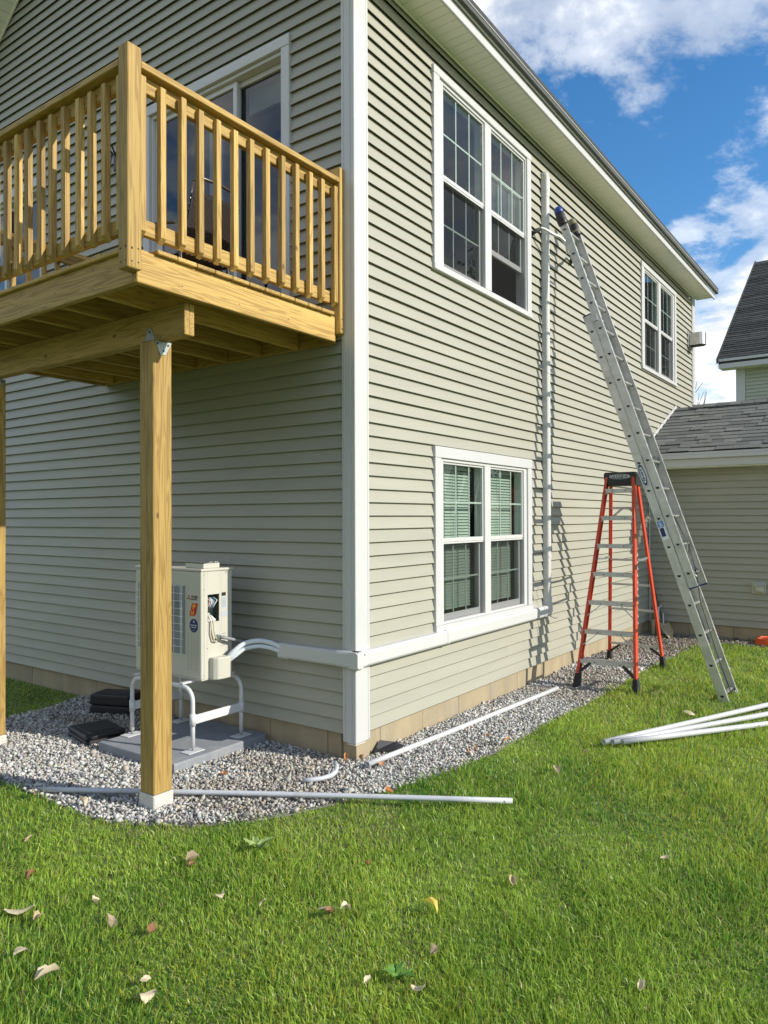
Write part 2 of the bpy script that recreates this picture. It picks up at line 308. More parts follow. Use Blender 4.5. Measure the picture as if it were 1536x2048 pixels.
# ------------------------------------------------------------------ the house
CO = 0.1016
house = thing('house', 'two-storey house with beige vinyl lap siding, white trim and a wooden balcony', 'house', (5.2, 3.45, GZ))
def part(o): return o
def pempty(name, parent):
    e = bpy.data.objects.new(name, None); C.objects.link(e); e.parent = parent; e.empty_display_size = 0.1; return e
def keep(parent): pass
house_inv = Matrix.Translation(-Vector((5.2, 3.45, GZ)))
def under(o, parent):
    """parent without moving (all meshes are written in world coordinates)"""
    o.parent = parent; o.matrix_parent_inverse = parent_world(parent).inverted(); return o
def parent_world(p):
    m = p.matrix_basis.copy()
    q = p
    while q.parent is not None:
        m = q.parent.matrix_basis @ q.matrix_parent_inverse @ m; q = q.parent
    return m
_finish = finish
def finish(name, me, m, parent=None):
    o = _finish(name, me, m, None)
    if parent is not None: under(o, parent)
    return o

def lap(s0, s1, z0, z1, P, lo=None, hi=None, jit=0.0):
    """one course of lap siding, optionally cut off at lo / hi"""
    lo = z0 if lo is None else max(lo, z0); hi = z1 if hi is None else min(hi, z1)
    # thin shell: foot stands 23 mm proud over the course below, head tucks up behind the course above
    top = z1 + 0.014
    f = lambda z: 0.0285 - 0.0275 * (z - z0) / (top - z0) + jit
    hh = top if hi >= z1 - 1e-6 else hi
    prof = [(f(hh) - 0.0018, hh), (f(hh), hh), (f(lo), lo + 0.0015), (f(lo) - 0.0012, lo), (f(lo) - 0.0045, lo)]
    return MB().prism(prof, s0, s1, P)
def courses(parent, P, s_of_z, zs, holes, seams, m=None, seed=1, length=None):
    rnd = random.Random(seed); n = 0
    for z0 in zs:
        z1 = z0 + CO; a, b = s_of_z(z0)
        if b - a < 0.05: continue
        cuts = [(h[0], h[1], h[2], h[3]) for h in holes if h[3] > z0 + 1e-4 and h[2] < z1 - 1e-4 and h[1] > a and h[0] < b]
        runs = [(a, b)]
        for h in cuts:
            nr = []
            for r0, r1 in runs:
                if h[1] <= r0 or h[0] >= r1: nr.append((r0, r1)); continue
                if h[0] - r0 > 0.02: nr.append((r0, h[0]))
                if r1 - h[1] > 0.02: nr.append((h[1], r1))
            runs = nr
            if h[3] < z1 - 0.004: lap(h[0], h[1], z0, z1, P, lo=h[3]).build('siding_board', m or SIDING, parent); n += 1
            if h[2] > z0 + 0.004: lap(h[0], h[1], z0, z1, P, hi=h[2]).build('siding_board', m or SIDING, parent); n += 1
        for r0, r1 in runs:
            sm = seams(z0, rnd)
            js = sorted(x for x in sm if r0 + 0.3 < x < r1 - 0.3)
            ed = [r0] + js + [r1]
            for i in range(len(ed) - 1):
                # boards lap over one another at a seam
                lap(ed[i], ed[i + 1] + (0.0 if i == len(ed) - 2 else 0.02), z0, z1, P, jit=(0.0022 if i % 2 == 0 and len(ed) > 2 else 0.0) + rnd.uniform(-.0002, .0002)).build('siding_board', m or SIDING, parent); n += 1
    return n

Z0 = -0.02
wall_long = pempty('wall', house); wall_gable = pempty('wall', house)
WIN = [(1.079, 3.070, 3.735, 5.510), (1.079, 3.050, 0.602, 2.207), (7.10, 9.11, 3.86, 5.510)]
zs_long = [Z0 + CO * k for k in range(57)]
def seams_long(z0, rnd):
    if rnd.random() < 0.45: return []
    k = int(round((z0 - Z0) / CO)) // 2
    base = [0.88, 2.35, 4.3, 5.3, 3.75][k % 5] + (0.15 if k % 3 else 0)
    return [base]
hl = [(a + 0.03, b - 0.03, c + 0.03, d - 0.03) for a, b, c, d in WIN]
nb = courses(wall_long, PR, lambda z: (0.125, XW + 0.02 if z < 2.62 else (XW + (z - 2.70) / 0.46 + 0.12 if z < 3.3 else 10.40) if z < 3.3 else 10.40), [z for z in zs_long if z < 5.72], hl, seams_long, seed=3)
RK = lambda y: 5.76 + 0.76 * min(y, 6.9 - y)
DOOR = (0.612, 2.470, 3.10, 5.430); DOOR2 = (4.18, 6.05, 3.36, 5.300)
def gab(z):
    if z < 5.72: return (0.075, 6.80)
    e = (z - 5.76) / 0.76; return (max(0.02, e), 6.9 - max(0.02, e))
hg = [(a + 0.03, b - 0.03, c + 0.03, d - 0.03) for a, b, c, d in (DOOR, DOOR2)]
zs_g = [Z0 + CO * k for k in range(83)]
nb2 = courses(wall_gable, PL, gab, zs_g, hg, lambda z, r: [r.choice([1.3, 3.6, 2.4])] if (r.random() < 0.18 and z < 3) else [], seed=5)
print('siding boards', nb, nb2)

# foundation: cast panels with a joint every two feet
found = pempty('foundation', house)
xj = [0.03] + [0.334 + 0.612 * k for k in range(12)] + [XW + 0.02]
for a, b in zip(xj[:-1], xj[1:]): bx('foundation_panel', CONC, found, a + 0.002, b - 0.002, 0.012 + RND.uniform(0, .002), 0.14, -0.5, Z0 + 0.0, 0.003)
yj = [0.142] + [0.276 + 0.605 * k for k in range(11)] + [6.88]
for a, b in zip(yj[:-1], yj[1:]): bx('foundation_panel', CONC, found, 0.012 + RND.uniform(0, .002), 0.14, a + 0.002, b - 0.002, -0.5, Z0 + 0.0, 0.003)
bx('foundation_core', DARK, found, 0.06, 10.4, 0.06, 6.8, -0.5, Z0 - 0.03, 0)

# the two walls that face away, so that the house is closed all round
rear = pempty('wall', house)
bx('wall_panel', SIDING, rear, 0.03, 10.42, 6.80, 6.88, -0.3, 6.15, 0); bx('wall_panel', SIDING, rear, 10.34, 10.42, 0.05, 6.795, -0.3, 5.78, 0)
MB().prism([(0.03, 5.781), (6.79, 5.781), (6.79, 6.13), (3.45, 8.50), (0.03, 6.13)], 10.34, 10.42, lambda a, p, q: (a, p, q)).build('wall_panel', SIDING, rear)
bx('attic_floor', DARK, rear, 0.10, 10.33, 0.10, 6.79, 5.60, 5.62, 0)
# corner posts
def corner_post(x, sx, z0, z1):
    e = pempty('corner_post', house)
    X = lambda d: x + sx * d           # d measured into the long wall
    def B(name, d0, d1, y0, y1, za=z0, zb=z1): bx(name, TRIM, e, min(X(d0), X(d1)), max(X(d0), X(d1)), y0, y1, za, zb, 0.004)
    B('post_face', -0.040, 0.112, -0.040, -0.004); B('post_face', -0.040, -0.004, -0.0035, 0.060)
    B('post_flange', 0.1125, 0.142, -0.0345, -0.002); B('post_flange', -0.0345, -0.002, 0.0605, 0.090)
    B('post_bead', 0.110, 0.1145, -0.0415, -0.020, z0 + .01); B('post_bead', -0.0415, -0.020, 0.058, 0.0625, z0 + .01)
    bx('post_foot', CONC_L, e, min(X(-.02), X(.1)), max(X(-.02), X(.1)), -0.020, 0.055, z0 - 0.022, z0 - 0.001, 0.002)
corner_post(0.0, 1, -0.075, 5.742); corner_post(10.45, -1, 2.7, 5.742)

# eave: soffit panels, fascia, crown strip, dark shingle edge
eave = pempty('soffit', house)
pm = MB()
for k in range(3): pm.box(k * 0.1016, k * 0.1016 + 0.0975, -0.312, -0.026, 5.745, 5.755)
pm.box(0, 0.3048, -0.312, -0.026, 5.7555, 5.759)
pme = pm.mesh('soffit_panel', 0.0015); pme.materials.append(SOFFIT)
for k in range(36):
    o = finish('soffit_panel', pme, None, eave); o.location.x += -0.31 + k * 0.3052; o.location.z += RND.uniform(-.0012, .0012)
bx('frieze_channel', SOFFIT, house, 0.1, 10.42, -0.042, -0.030, 5.718, 5.744, 0.002)
bx('fascia', TRIM, house, -0.33, 10.78, -0.338, -0.314, 5.737, 5.828, 0.004)
bx('crown_strip', TRIM, house, -0.33, 10.79, -0.362, -0.3385, 5.830, 5.852, 0.004)
bx('eave_edge', GUTTER, house, -0.34, 10.80, -0.396, -0.3625, 5.838, 5.880, 0.004)
bx('drip_edge', TRIM, house, -0.34, 10.80, -0.401, -0.388, 5.881, 5.889, 0.001)
# roof slabs
roof = pempty('roof', house)
def slab(y0, y1, z0, z1, t=0.15):
    MB().prism([(y0, z0), (y1, z1), (y1, z1 + t), (y0, z0 + t)], -0.33, 10.80, lambda a, p, q: (a, p, q)).build('roof_plane', ROOFD, roof)
zr = RK(3.45)
slab(-0.395, 3.45, 5.892, zr + 0.14, 0.05); slab(7.295, 3.45, 5.892, zr + 0.14, 0.05)
# rake soffit on the gable: panels across the overhang, with bargeboard
rake = pempty('rake_soffit', house)
for side in (0, 1):
    n = 42
    for k in range(n):
        t0, t1 = k / n, (k + 1) / n - 0.0015
        ya, yb = (-0.3 + 3.75 * t0, -0.3 + 3.75 * t1)
        za, zb = 5.76 + 0.76 * ya, 5.76 + 0.76 * yb
        if side: ya, yb = 6.9 - ya, 6.9 - yb
        MB().prism([(ya, za), (yb, zb), (yb, zb + 0.010), (ya, za + 0.010)], -0.30, -0.026, lambda a, p, q: (a, p, q)).build('soffit_panel', SOFFIT, rake)
    f = (lambda y: y) if not side else (lambda y: 6.9 - y)
    MB().prism([(f(-0.4), 5.62), (f(3.45), zr - 0.03), (f(3.45), zr + 0.14), (f(-0.4), 5.78)], -0.328, -0.301, lambda a, p, q: (a, p, q)).build('bargeboard', TRIM, rake)
    MB().prism([(f(-0.05), 5.70), (f(3.45), zr - 0.03), (f(3.45), zr - 0.003), (f(-0.05), 5.727)], -0.044, -0.030, lambda a, p, q: (a, p, q)).build('rake_channel', SOFFIT, rake)

# ------------------------------------------------------------------ windows
def window(P, a0, a1, z0, z1, g, rail, lift=(0, 0), blind=False, screen=True, head=0.0):
    """twin double-hung: casing, frame, mullion, sashes with grilles. g = glass edges (s) of both units"""
    wdw = pempty('window', house)
    def B(name, s0, s1, o0, o1, za, zb, m=VINYL, bev=0.003): return MB().box(s0, s1, o0, o1, za, zb, P).build(name, m, wdw, bev)
    cw = 0.098
    B('casing', a0, a0 + cw, 0.0, 0.044, z0 + 0.0505, z1 - head - 0.0705, TRIM); B('casing', a1 - cw, a1, 0.0, 0.044, z0 + 0.0505, z1 - head - 0.0705, TRIM)
    B('casing', a0 - 0.004, a1 + 0.004, 0.0, 0.047, z1 - head - 0.07, z1, TRIM); B('sill', a0 - 0.006, a1 + 0.006, 0.0, 0.052, z0, z0 + 0.05, TRIM)
    B('frame', a0 + cw, g[0] - 0.003, -0.09, 0.028, z0 + 0.051, z1 - head - 0.071); B('frame', g[3] + 0.003, a1 - cw, -0.09, 0.028, z0 + 0.051, z1 - head - 0.071)
    gz1, gz0 = z1 - head - 0.098, z0 + 0.098
    B('frame', g[0] - 0.003, g[3] + 0.003, -0.09, 0.028, gz1, z1 - head - 0.071); B('frame', g[0] - 0.003, g[3] + 0.003, -0.09, 0.028, z0 + 0.051, gz0 - 0.028)
    B('mullion', g[1] + 0.002, g[2] - 0.002, -0.09, 0.030, gz0 - 0.0275, gz1 - 0.0005)
    for u in (0, 1):
        s0, s1 = g[2 * u], g[2 * u + 1]
        for low in (0, 1):
            ou = 0.014 if not low else -0.020        # outer face of the sash
            za, zb = (rail - 0.018, gz1 - 0.001) if not low else (gz0 - 0.026, rail + 0.018)
            if low: za += lift[u]; zb += lift[u]
            st = 0.016 if not low else 0.03
            B('sash_rail', s0, s1, ou - 0.028, ou, za, za + (0.036 if not low else 0.055)); B('sash_rail', s0, s1, ou - 0.028, ou, zb - (0.018 if not low else 0.034), zb)
            B('sash_stile', s0, s0 + st, ou - 0.027, ou - 0.001, za + 0.03, zb - 0.015); B('sash_stile', s1 - st, s1, ou - 0.027, ou - 0.001, za + 0.03, zb - 0.015)
            gl = MB().poly([P(s0 + st, ou - 0.010, za + 0.03), P(s1 - st, ou - 0.010, za + 0.03), P(s1 - st, ou - 0.010, zb - 0.015), P(s0 + st, ou - 0.010, zb - 0.015)]); gl.build('pane', GLASS, wdw)
            gr = [(s0 + st + (s1 - s0 - 2 * st) * k / 3) for k in (1, 2)]
            for sg in gr: B('muntin', sg - 0.008, sg + 0.008, ou - 0.019, ou - 0.013, za + 0.035, zb - 0.02, VINYL, 0.001)
            zm = (za + zb) / 2
            B('muntin', s0 + st, s1 - st, ou - 0.0195, ou - 0.0125, zm - 0.008, zm + 0.008, VINYL, 0.001)
        if screen:
            MB().poly([P(s0, 0.006, gz0 - 0.02), P(s1, 0.006, gz0 - 0.02), P(s1, 0.006, rail - .02), P(s0, 0.006, rail - .02)]).build('screen', SCREEN, wdw)
            B('screen_bar', s0, s1, 0.001, 0.010, rail - 0.034, rail - 0.0185, VINYL, 0.001)
        if blind:
            bm_ = MB(); zt = gz1 - 0.05
            bm_.box(s0 + 0.02, s1 - 0.05, -0.135, -0.095, zt, zt + 0.035, P)
            z = zt - 0.02
            while z > gz0 + 0.03:
                pr = [(-0.122, z + 0.0135), (-0.104, z - 0.0125), (-0.103, z - 0.0115), (-0.121, z + 0.0145)]
                bm_.prism(pr, s0 + 0.02, s1 - 0.05, P); z -= 0.0285
            b = bm_.build('blind', BLIND, wdw); b['kind'] = 'stuff'
            for cs in (s0 + 0.12, s0 + 0.36): MB().tube([P(cs, -0.090, zt), P(cs + .004, -0.090, zt - 0.5), P(cs, -0.090, gz0 + 0.2), P(cs + .02, -0.09, gz0 + 0.06)], 0.0022, 5).build('blind_cord', GREYP, wdw)
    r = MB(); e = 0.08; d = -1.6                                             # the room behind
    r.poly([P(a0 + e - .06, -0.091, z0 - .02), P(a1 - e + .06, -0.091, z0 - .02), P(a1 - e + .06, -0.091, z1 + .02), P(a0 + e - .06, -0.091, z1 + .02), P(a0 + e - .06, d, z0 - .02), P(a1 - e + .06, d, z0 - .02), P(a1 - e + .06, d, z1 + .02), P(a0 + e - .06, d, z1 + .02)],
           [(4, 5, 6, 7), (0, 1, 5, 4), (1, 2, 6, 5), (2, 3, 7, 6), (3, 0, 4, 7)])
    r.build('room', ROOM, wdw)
    return wdw
w1 = window(PR, *WIN[0], (1.262, 2.036, 2.168, 2.955), 4.612, lift=(0, 0.40))
w2 = window(PR, *WIN[1], (1.238, 2.000, 2.124, 2.880), 1.388, blind=True, head=0.028)
w3 = window(PR, *WIN[2], (7.29, 8.05, 8.18, 8.94), 4.66)
w1['label'] = 'twin window with one lower sash raised open'; w2['label'] = 'twin window with green-tinted blinds behind the glass'

def slider(a0, a1, z0, z1, mid, shade=True):
    d = pempty('sliding_door', house); P = PL
    def B(name, s0, s1, o0, o1, za, zb, m=VINYL, bev=0.003): return MB().box(s0, s1, o0, o1, za, zb, P).build(name, m, d, bev)
    cw = 0.088
    B('casing', a0, a0 + cw, 0, 0.040, z0, z1 - 0.0905, TRIM); B('casing', a1 - cw, a1, 0, 0.040, z0, z1 - 0.0905, TRIM); B('casing', a0 - .004, a1 + .004, 0, 0.043, z1 - 0.09, z1, TRIM)
    i0, i1, zt = a0 + cw, a1 - cw, z1 - 0.091
    B('frame', i0, i0 + 0.022, -0.11, 0.012, z0, zt); B('frame', i1 - 0.022, i1, -0.11, 0.012, z0, zt); B('frame', i0 + 0.0225, i1 - 0.0225, -0.11, 0.012, zt - 0.03, zt); B('threshold', i0 + 0.0225, i1 - 0.0225, -0.11, 0.016, z0 - 0.02, z0 + 0.035, GALV)
    for (s0, s1, oo, bw) in ((i0 + 0.023, mid + 0.02, -0.058, 0.030), (mid - 0.02, i1 - 0.023, -0.020, 0.085)):
        za, zb = z0 + 0.04, zt - 0.032
        B('door_stile', s0, s0 + (0.038 if bw < .05 else 0.045), oo - 0.036, oo, za, zb); B('door_stile', s1 - bw, s1, oo - 0.036, oo, za, zb)
        B('door_rail', s0 + 0.0455, s1 - bw - .0005, oo - 0.035, oo - .001, za, za + 0.10); B('door_rail', s0 + 0.0455, s1 - bw - .0005, oo - 0.035, oo - .001, zb - 0.045, zb)
        MB().poly([P(s0 + 0.03, oo - 0.018, za + 0.08), P(s1 - bw + .01, oo - 0.018, za + 0.08), P(s1 - bw + .01, oo - 0.018, zb - 0.03), P(s0 + 0.03, oo - 0.018, zb - 0.03)]).build('pane', GLASS_D, d)
    if shade: B('door_shade', i0 + 0.05, mid - 0.02, -0.20, -0.165, zt - 0.27, zt - 0.04, BEIGE)
    B('door_shade', mid + 0.35, mid + 0.52, -0.22, -0.19, z0 + 0.05, zt - 0.05, GREYL)
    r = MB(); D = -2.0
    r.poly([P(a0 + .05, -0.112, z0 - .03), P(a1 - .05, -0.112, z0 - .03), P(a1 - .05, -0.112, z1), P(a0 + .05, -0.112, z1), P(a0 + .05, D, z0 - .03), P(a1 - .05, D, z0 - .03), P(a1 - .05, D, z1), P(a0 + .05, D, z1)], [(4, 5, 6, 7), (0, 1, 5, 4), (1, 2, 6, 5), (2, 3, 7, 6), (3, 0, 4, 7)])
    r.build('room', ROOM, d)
slider(*DOOR, 1.288); slider(*DOOR2, 5.1, False)

# ------------------------------------------------------------------ one-storey wing
wing = thing('house_wing', 'one-storey wing with grey shingle roof and pale siding joined to the house', 'house', (XW + 1.7, -3.0, GZ))
ww = pempty('wall', wing)
courses(ww, PW, lambda z: (0.02, 1.97), [Z0 + CO * k for k in range(23)], [], lambda z, r: [], seed=9)
fw_ = pempty('foundation', wing)
for k in range(3): bx('foundation_panel', CONC, fw_, XW + 0.012 + RND.uniform(0, .002), XW + 0.14, -0.62 * (k + 1) + 0.02, -0.62 * k + 0.016, -0.5, Z0, 0.003)
bx('inside_corner_trim', TRIM, wing, XW - 0.050, XW - 0.030, -0.050, -0.030, Z0 - 0.02, 2.30, 0.002)
bx('corner_trim', TRIM, wing, XW - 0.03, XW + 0.10, -2.03, -1.971, Z0 - 0.05, 2.30, 0.004)
bx('end_wall', SIDING, wing, XW + 0.101, 10.9, -2.0, -1.98, Z0, 2.36, 0); courses(ww, lambda s_, o_, z_: (XW + s_, -2.001 - o_, z_), lambda z: (0.10, 3.4), [Z0 + CO * k for k in range(23)], [], lambda z, r: [], seed=10)
bx('end_footing', CONC, wing, XW + .02, 10.9, -1.99, -1.86, -0.5, Z0 - .001, 0)
MB().prism([(XW + .101, 2.361), (10.85, 2.361), (9.15, 3.33)], -2.0, -1.98, lambda a, p, q: (p, a, q)).build('end_wall', SIDING, wing)
SL = 0.46; EX, EZ = 7.12, 2.545
rz = lambda x: EZ + SL * (x - EX)
bx('fascia', TRIM, wing, EX + 0.02, EX + 0.045, -2.25, -0.03, 2.325, 2.440, 0.005)
bx('gutter_lip', TRIM, wing, EX - 0.030, EX + 0.045, -2.26, -0.028, 2.4405, 2.500, 0.010, 2)
bx('drip_edge', TRIM, wing, EX - 0.022, EX + 0.05, -2.26, -0.026, 2.5005, 2.534, 0.002)
bx('soffit', SOFFIT, wing, EX + 0.046, XW - 0.02, -2.25, -0.03, 2.312, 2.325, 0.001)
RX = 9.15
wr = pempty('roof', wing)
MB().prism([(EX, EZ - 0.012), (RX, rz(RX) - 0.012), (RX, rz(RX) - 0.1), (EX, EZ - 0.04)], -2.25, -0.025, lambda a, p, q: (p, a, q)).build('roof_deck', ROOFD, wr)
MB().prism([(RX + .001, rz(RX) - 0.012), (RX + 2.0, rz(RX) - 0.93), (RX + 2.0, rz(RX) - 1.0), (RX + .001, rz(RX) - 0.1)], -2.25, -0.025, lambda a, p, q: (p, a, q)).build('roof_deck', ROOFD, wr)
ang = math.atan(SL); ca, sa = math.cos(ang), math.sin(ang)
SLen = (RX - EX) / ca; nco = 14; ex = SLen / nco
tabs = []
for wdt in (0.18, 0.24, 0.30, 0.36):
    for mi, m_ in enumerate(SHING):
        mb = MB().box(0, ex * 1.12, -wdt, -0.003, 0.0, 0.0075)
        me = mb.mesh('shingle', 0.0); me.materials.append(m_); tabs.append((wdt, me))
rs = random.Random(11); nsh = 0
R = Matrix.Rotation(-ang, 4, 'Y')
for k in range(nco):
    y = -0.03 + rs.uniform(-0.0, 0.0); first = True
    while y > -2.2 and nsh < 400:
        wdt, me = rs.choice(tabs)
        lift = rs.choice((0.0, 0.0, 0.008))
        o = finish('shingle', me, None, wr)
        d0 = k * ex - 0.0
        # each tab leans on the course below: slightly steeper than the roof
        p = Vector((EX + ca * d0 - sa * 0.0, y, EZ + sa * d0 + 0.003 + lift))
        o.matrix_parent_inverse = parent_world(wr).inverted()
        o.matrix_basis = Matrix.Translation(p) @ R @ Matrix.Rotation(0.055, 4, 'Y')
        y -= wdt; nsh += 1
print('shingles', nsh)
k = 0; y = -0.30
while y > -2.1:
    MB().prism([(-0.13, -0.055), (0.0, 0.012), (0.13, -0.055), (0.13, -0.063), (0.0, 0.003), (-0.13, -0.063)], y - 0.21, y, lambda a, p, q: (RX + p, a, rz(RX) + 0.028 + q + 0.006 * ((a - y) / 0.21 + 1))).build('ridge_cap', SHING[k % 5], wr); y -= 0.195; k += 1
MB().prism([(EX - .03, EZ + 0.015), (RX, rz(RX) + 0.015), (RX, rz(RX) + 0.075), (EX - .03, EZ + 0.075)], -0.026, -0.0205, lambda a, p, q: (p, a, q)).build('step_flashing', TRIM, wr)

# ------------------------------------------------------------------ neighbouring house beyond
nh = thing('neighbour_house', 'sage green neighbouring house with steep dark shingle roof behind the wing', 'house', (22.0, -3.5, GZ))
NX, NY = 18.4, 0.62
PN = lambda s, o, z: (NX - o, NY - s, z)
nw = pempty('wall', nh)
bx('wall_core', SIDING2, nw, NX + 0.01, 28.5, -8.0, NY - 0.01, GRND, 5.75, 0)
for k in range(4, 56): lap(0.22, 6.5, Z0 + CO * k, Z0 + CO * (k + 1), PN).build('siding_board', SIDING2, nw)
bx('corner_trim', TRIM, nh, NX - 0.03, NX + 0.16, NY - 0.21, NY + 0.03, GRND, 5.74, 0.004)
bx('fascia', TRIM, nh, 17.98, 18.02, -8.0, 1.02, 5.74, 5.93, 0.004); bx('crown_strip', TRIM, nh, 17.94, 17.979, -8.0, 1.03, 5.935, 6.01, 0.004)
bx('soffit', SOFFIT, nh, 18.021, NX, -8.0, 1.0, 5.745, 5.77, 0)
NROOF = [mat('neighbour_shingle_%d' % i, c, 0.95, var=0.3, vscale=20, bump=0.4, bscale=90, spec=0.2) for i, c in enumerate([(0.062, 0.064, 0.06), (0.078, 0.08, 0.075), (0.05, 0.052, 0.05)])]
nr = pempty('roof', nh); NS = 4.5 / 6.35
MB().prism([(17.95, 6.02), (24.34, 6.02 + 6.39 * NS), (24.34, 6.0 + 6.39 * NS - .25), (18.0, 5.78)], -8.0, 1.03, lambda a, p, q: (p, a, q)).build('roof_plane', NROOF[2], nr)
MB().prism([(24.342, 6.02 + 6.39 * NS), (30.6, 6.02), (30.6, 5.8), (24.342, 6.0 + 6.39 * NS - .25)], -8.0, 1.03, lambda a, p, q: (p, a, q)).build('roof_plane', NROOF[2], nr)
na = math.atan(NS); nlen = 6.39 / math.cos(na); cw_ = 0.143
nco2 = int(nlen / cw_); rs = random.Random(4)
for k in range(nco2):
    mbn = MB(); y = 1.04
    while y > -1.6:
        wd = rs.uniform(0.25, 0.6); t = rs.choice((0.012, 0.02, 0.024)); d0 = k * cw_
        x0 = 17.95 + d0 * math.cos(na); z0 = 6.02 + d0 * math.sin(na); x1 = x0 + cw_ * math.cos(na); z1 = z0 + cw_ * math.sin(na)
        mbn.prism([(x0 - t * math.sin(na), z0 + t * math.cos(na)), (x1, z1 + 0.001), (x0, z0)], y - wd, y, lambda a, p, q: (p, a, q)); y -= wd
    mbn.build('shingle_course', NROOF[(k * 7 + k // 3) % 3], nr)
MB().prism([(17.9, 5.88), (24.34, 5.88 + 6.44 * NS), (24.34, 6.03 + 6.44 * NS), (17.9, 6.02)], 1.031, 1.07, lambda a, p, q: (p, a, q)).build('bargeboard', ROOFD, nr)

# ================================================================== DECK
deck = thing('balcony_deck', 'raised treated-pine balcony with baluster railing on square timber posts', 'deck', (-0.9, 1.6, GZ))
DX, DY0, DY1 = -1.811, 0.100, 3.10
def db(name, m, *a, bev=0.004): return bx(name, m, deck, *a, bev)
db('rim_board', WX, DX, -0.0905, DY0, DY0 + 0.038, 2.895, 3.079)
db('rim_board', WY, DX, DX + 0.038, DY0 + 0.0385, DY1 - 0.0385, 2.895, 3.079)
db('rim_board', WX, DX, -0.0185, DY1 - 0.038, DY1, 2.895, 3.079)
db('ledger_board', WY, -0.057, -0.0185, DY0 + 0.0465, DY1 - 0.039, 2.895, 3.078)
for k in range(7):
    y = 0.50 + 0.40 * k
    db('joist', WX, DX + 0.0385, -0.0575, y, y + 0.038, 2.897, 3.078)
x = -1.835; k = 0
while x < -0.16:
    x1 = min(x + 0.138, -0.02); y0 = 0.147 if k == 0 else 0.072
    db('deck_board', WY, x, x1, y0, 3.05 if k == 0 else 3.128, 3.0795, 3.1045); x = x1 + 0.004; k += 1
db('deck_board', WY, x, -0.022, 0.147, 3.05, 3.0795, 3.1045)
def rail_post(x0, y0, z0, z1):
    p = db('rail_post', WZ, x0, x0 + 0.089, y0, y0 + 0.089, z0, z1, bev=0.005)
    return p
rail_post(-1.9005, 0.055, 2.948, 4.172); rail_post(-0.0895, 0.055, 2.955, 4.188); rail_post(-1.9005, 3.056, 2.948, 4.172); rail_post(-0.1095, 3.056, 2.955, 4.18)
screws = MB()
for (sx, sy) in ((-1.88, .0545), (-1.83, .0545), (-1.835, .0545), (-1.875, .0545)):
    pass
for z in (2.985, 3.06):
    for x_ in (-1.875, -1.835, -0.07, -0.03): screws.tube([(x_, 0.0545, z + RND.uniform(-.01, .01)), (x_, 0.0575, z)], 0.006, 6)
    for y_ in (0.075, 0.12): screws.tube([(-1.901, y_, z + RND.uniform(-.01, .01)), (-1.898, y_, z)], 0.006, 6)
for y_ in (0.52, 0.92, 1.32):
    for z in (2.93, 2.98, 3.04): screws.tube([(-1.8118, y_ + RND.uniform(-.006, .006), z), (-1.808, y_, z)], 0.004, 6)
for x_ in (-1.5, -1.05, -0.6): screws.tube([(x_, 0.0992, 2.95), (x_, 0.104, 2.95)], 0.004, 6)
screws.build('screw_heads', BRONZE, deck)['kind'] = 'stuff'
# railings: cap, sub-rail and bottom rail behind the balusters
db('cap_rail', WX, -1.811, -0.090, 0.058, 0.147, 4.070, 4.108); db('top_rail', WX, -1.8105, -0.0905, 0.115, 0.153, 3.980, 4.0695); db('bottom_rail', WX, -1.8105, -0.0905, 0.115, 0.153, 3.176, 3.265)
db('cap_rail', WY, -1.898, -1.809, 0.145, 3.055, 4.070, 4.108); db('top_rail', WY, -1.842, -1.804, 0.1455, 3.0545, 3.980, 4.0695); db('bottom_rail', WY, -1.842, -1.804, 0.1455, 3.0545, 3.176, 3.265)
db('cap_rail', WX, -1.811, -0.111, 3.053, 3.142, 4.070, 4.108); db('top_rail', WX, -1.8105, -0.1105, 3.047, 3.085, 3.980, 4.0695); db('bottom_rail', WX, -1.8105, -0.1105, 3.047, 3.085, 3.176, 3.265)
def baluster_mesh(out):
    """2x2 picket, bottom cut at an angle; 'out' is the outward axis"""
    mb = MB(); h = 0.019; zt, zo, zi = 4.040, 3.182, 3.150
    pts = []
    for (a, b) in ((-h, -h), (h, -h), (h, h), (-h, h)):
        o = {'-y': -b, '-x': -a, '+y': b}[out]
        pts.append((a, b, zi + (zo - zi) * (o + h) / (2 * h)))
    pts += [(a, b, zt) for a, b in ((-h, -h), (h, -h), (h, h), (-h, h))]
    mb.poly(pts, [(0, 3, 2, 1), (4, 5, 6, 7), (0, 1, 5, 4), (1, 2, 6, 5), (2, 3, 7, 6), (3, 0, 4, 7)])
    me = mb.mesh('baluster', 0.002); me.materials.append(WZ); return me
bm1, bm2, bm3 = baluster_mesh('-y'), baluster_mesh('-x'), baluster_mesh('+y')
def place(me, x, y):
    o = finish('baluster', me, None, deck); o.matrix_basis = Matrix.Translation((x, y, RND.uniform(-.004, .004))) @ Matrix.Rotation(RND.uniform(-.03, .03), 4, 'Z') @ Matrix.Rotation(RND.uniform(-.003, .003), 4, 'X')
for k in range(13): place(bm1, -1.791 + 0.1400 * k, 0.0955)
for k in range(21): place(bm2, -1.8615, 0.166 + 0.1375 * k)
for k in range(12): place(bm3, -1.79 + 0.142 * k, 3.105)
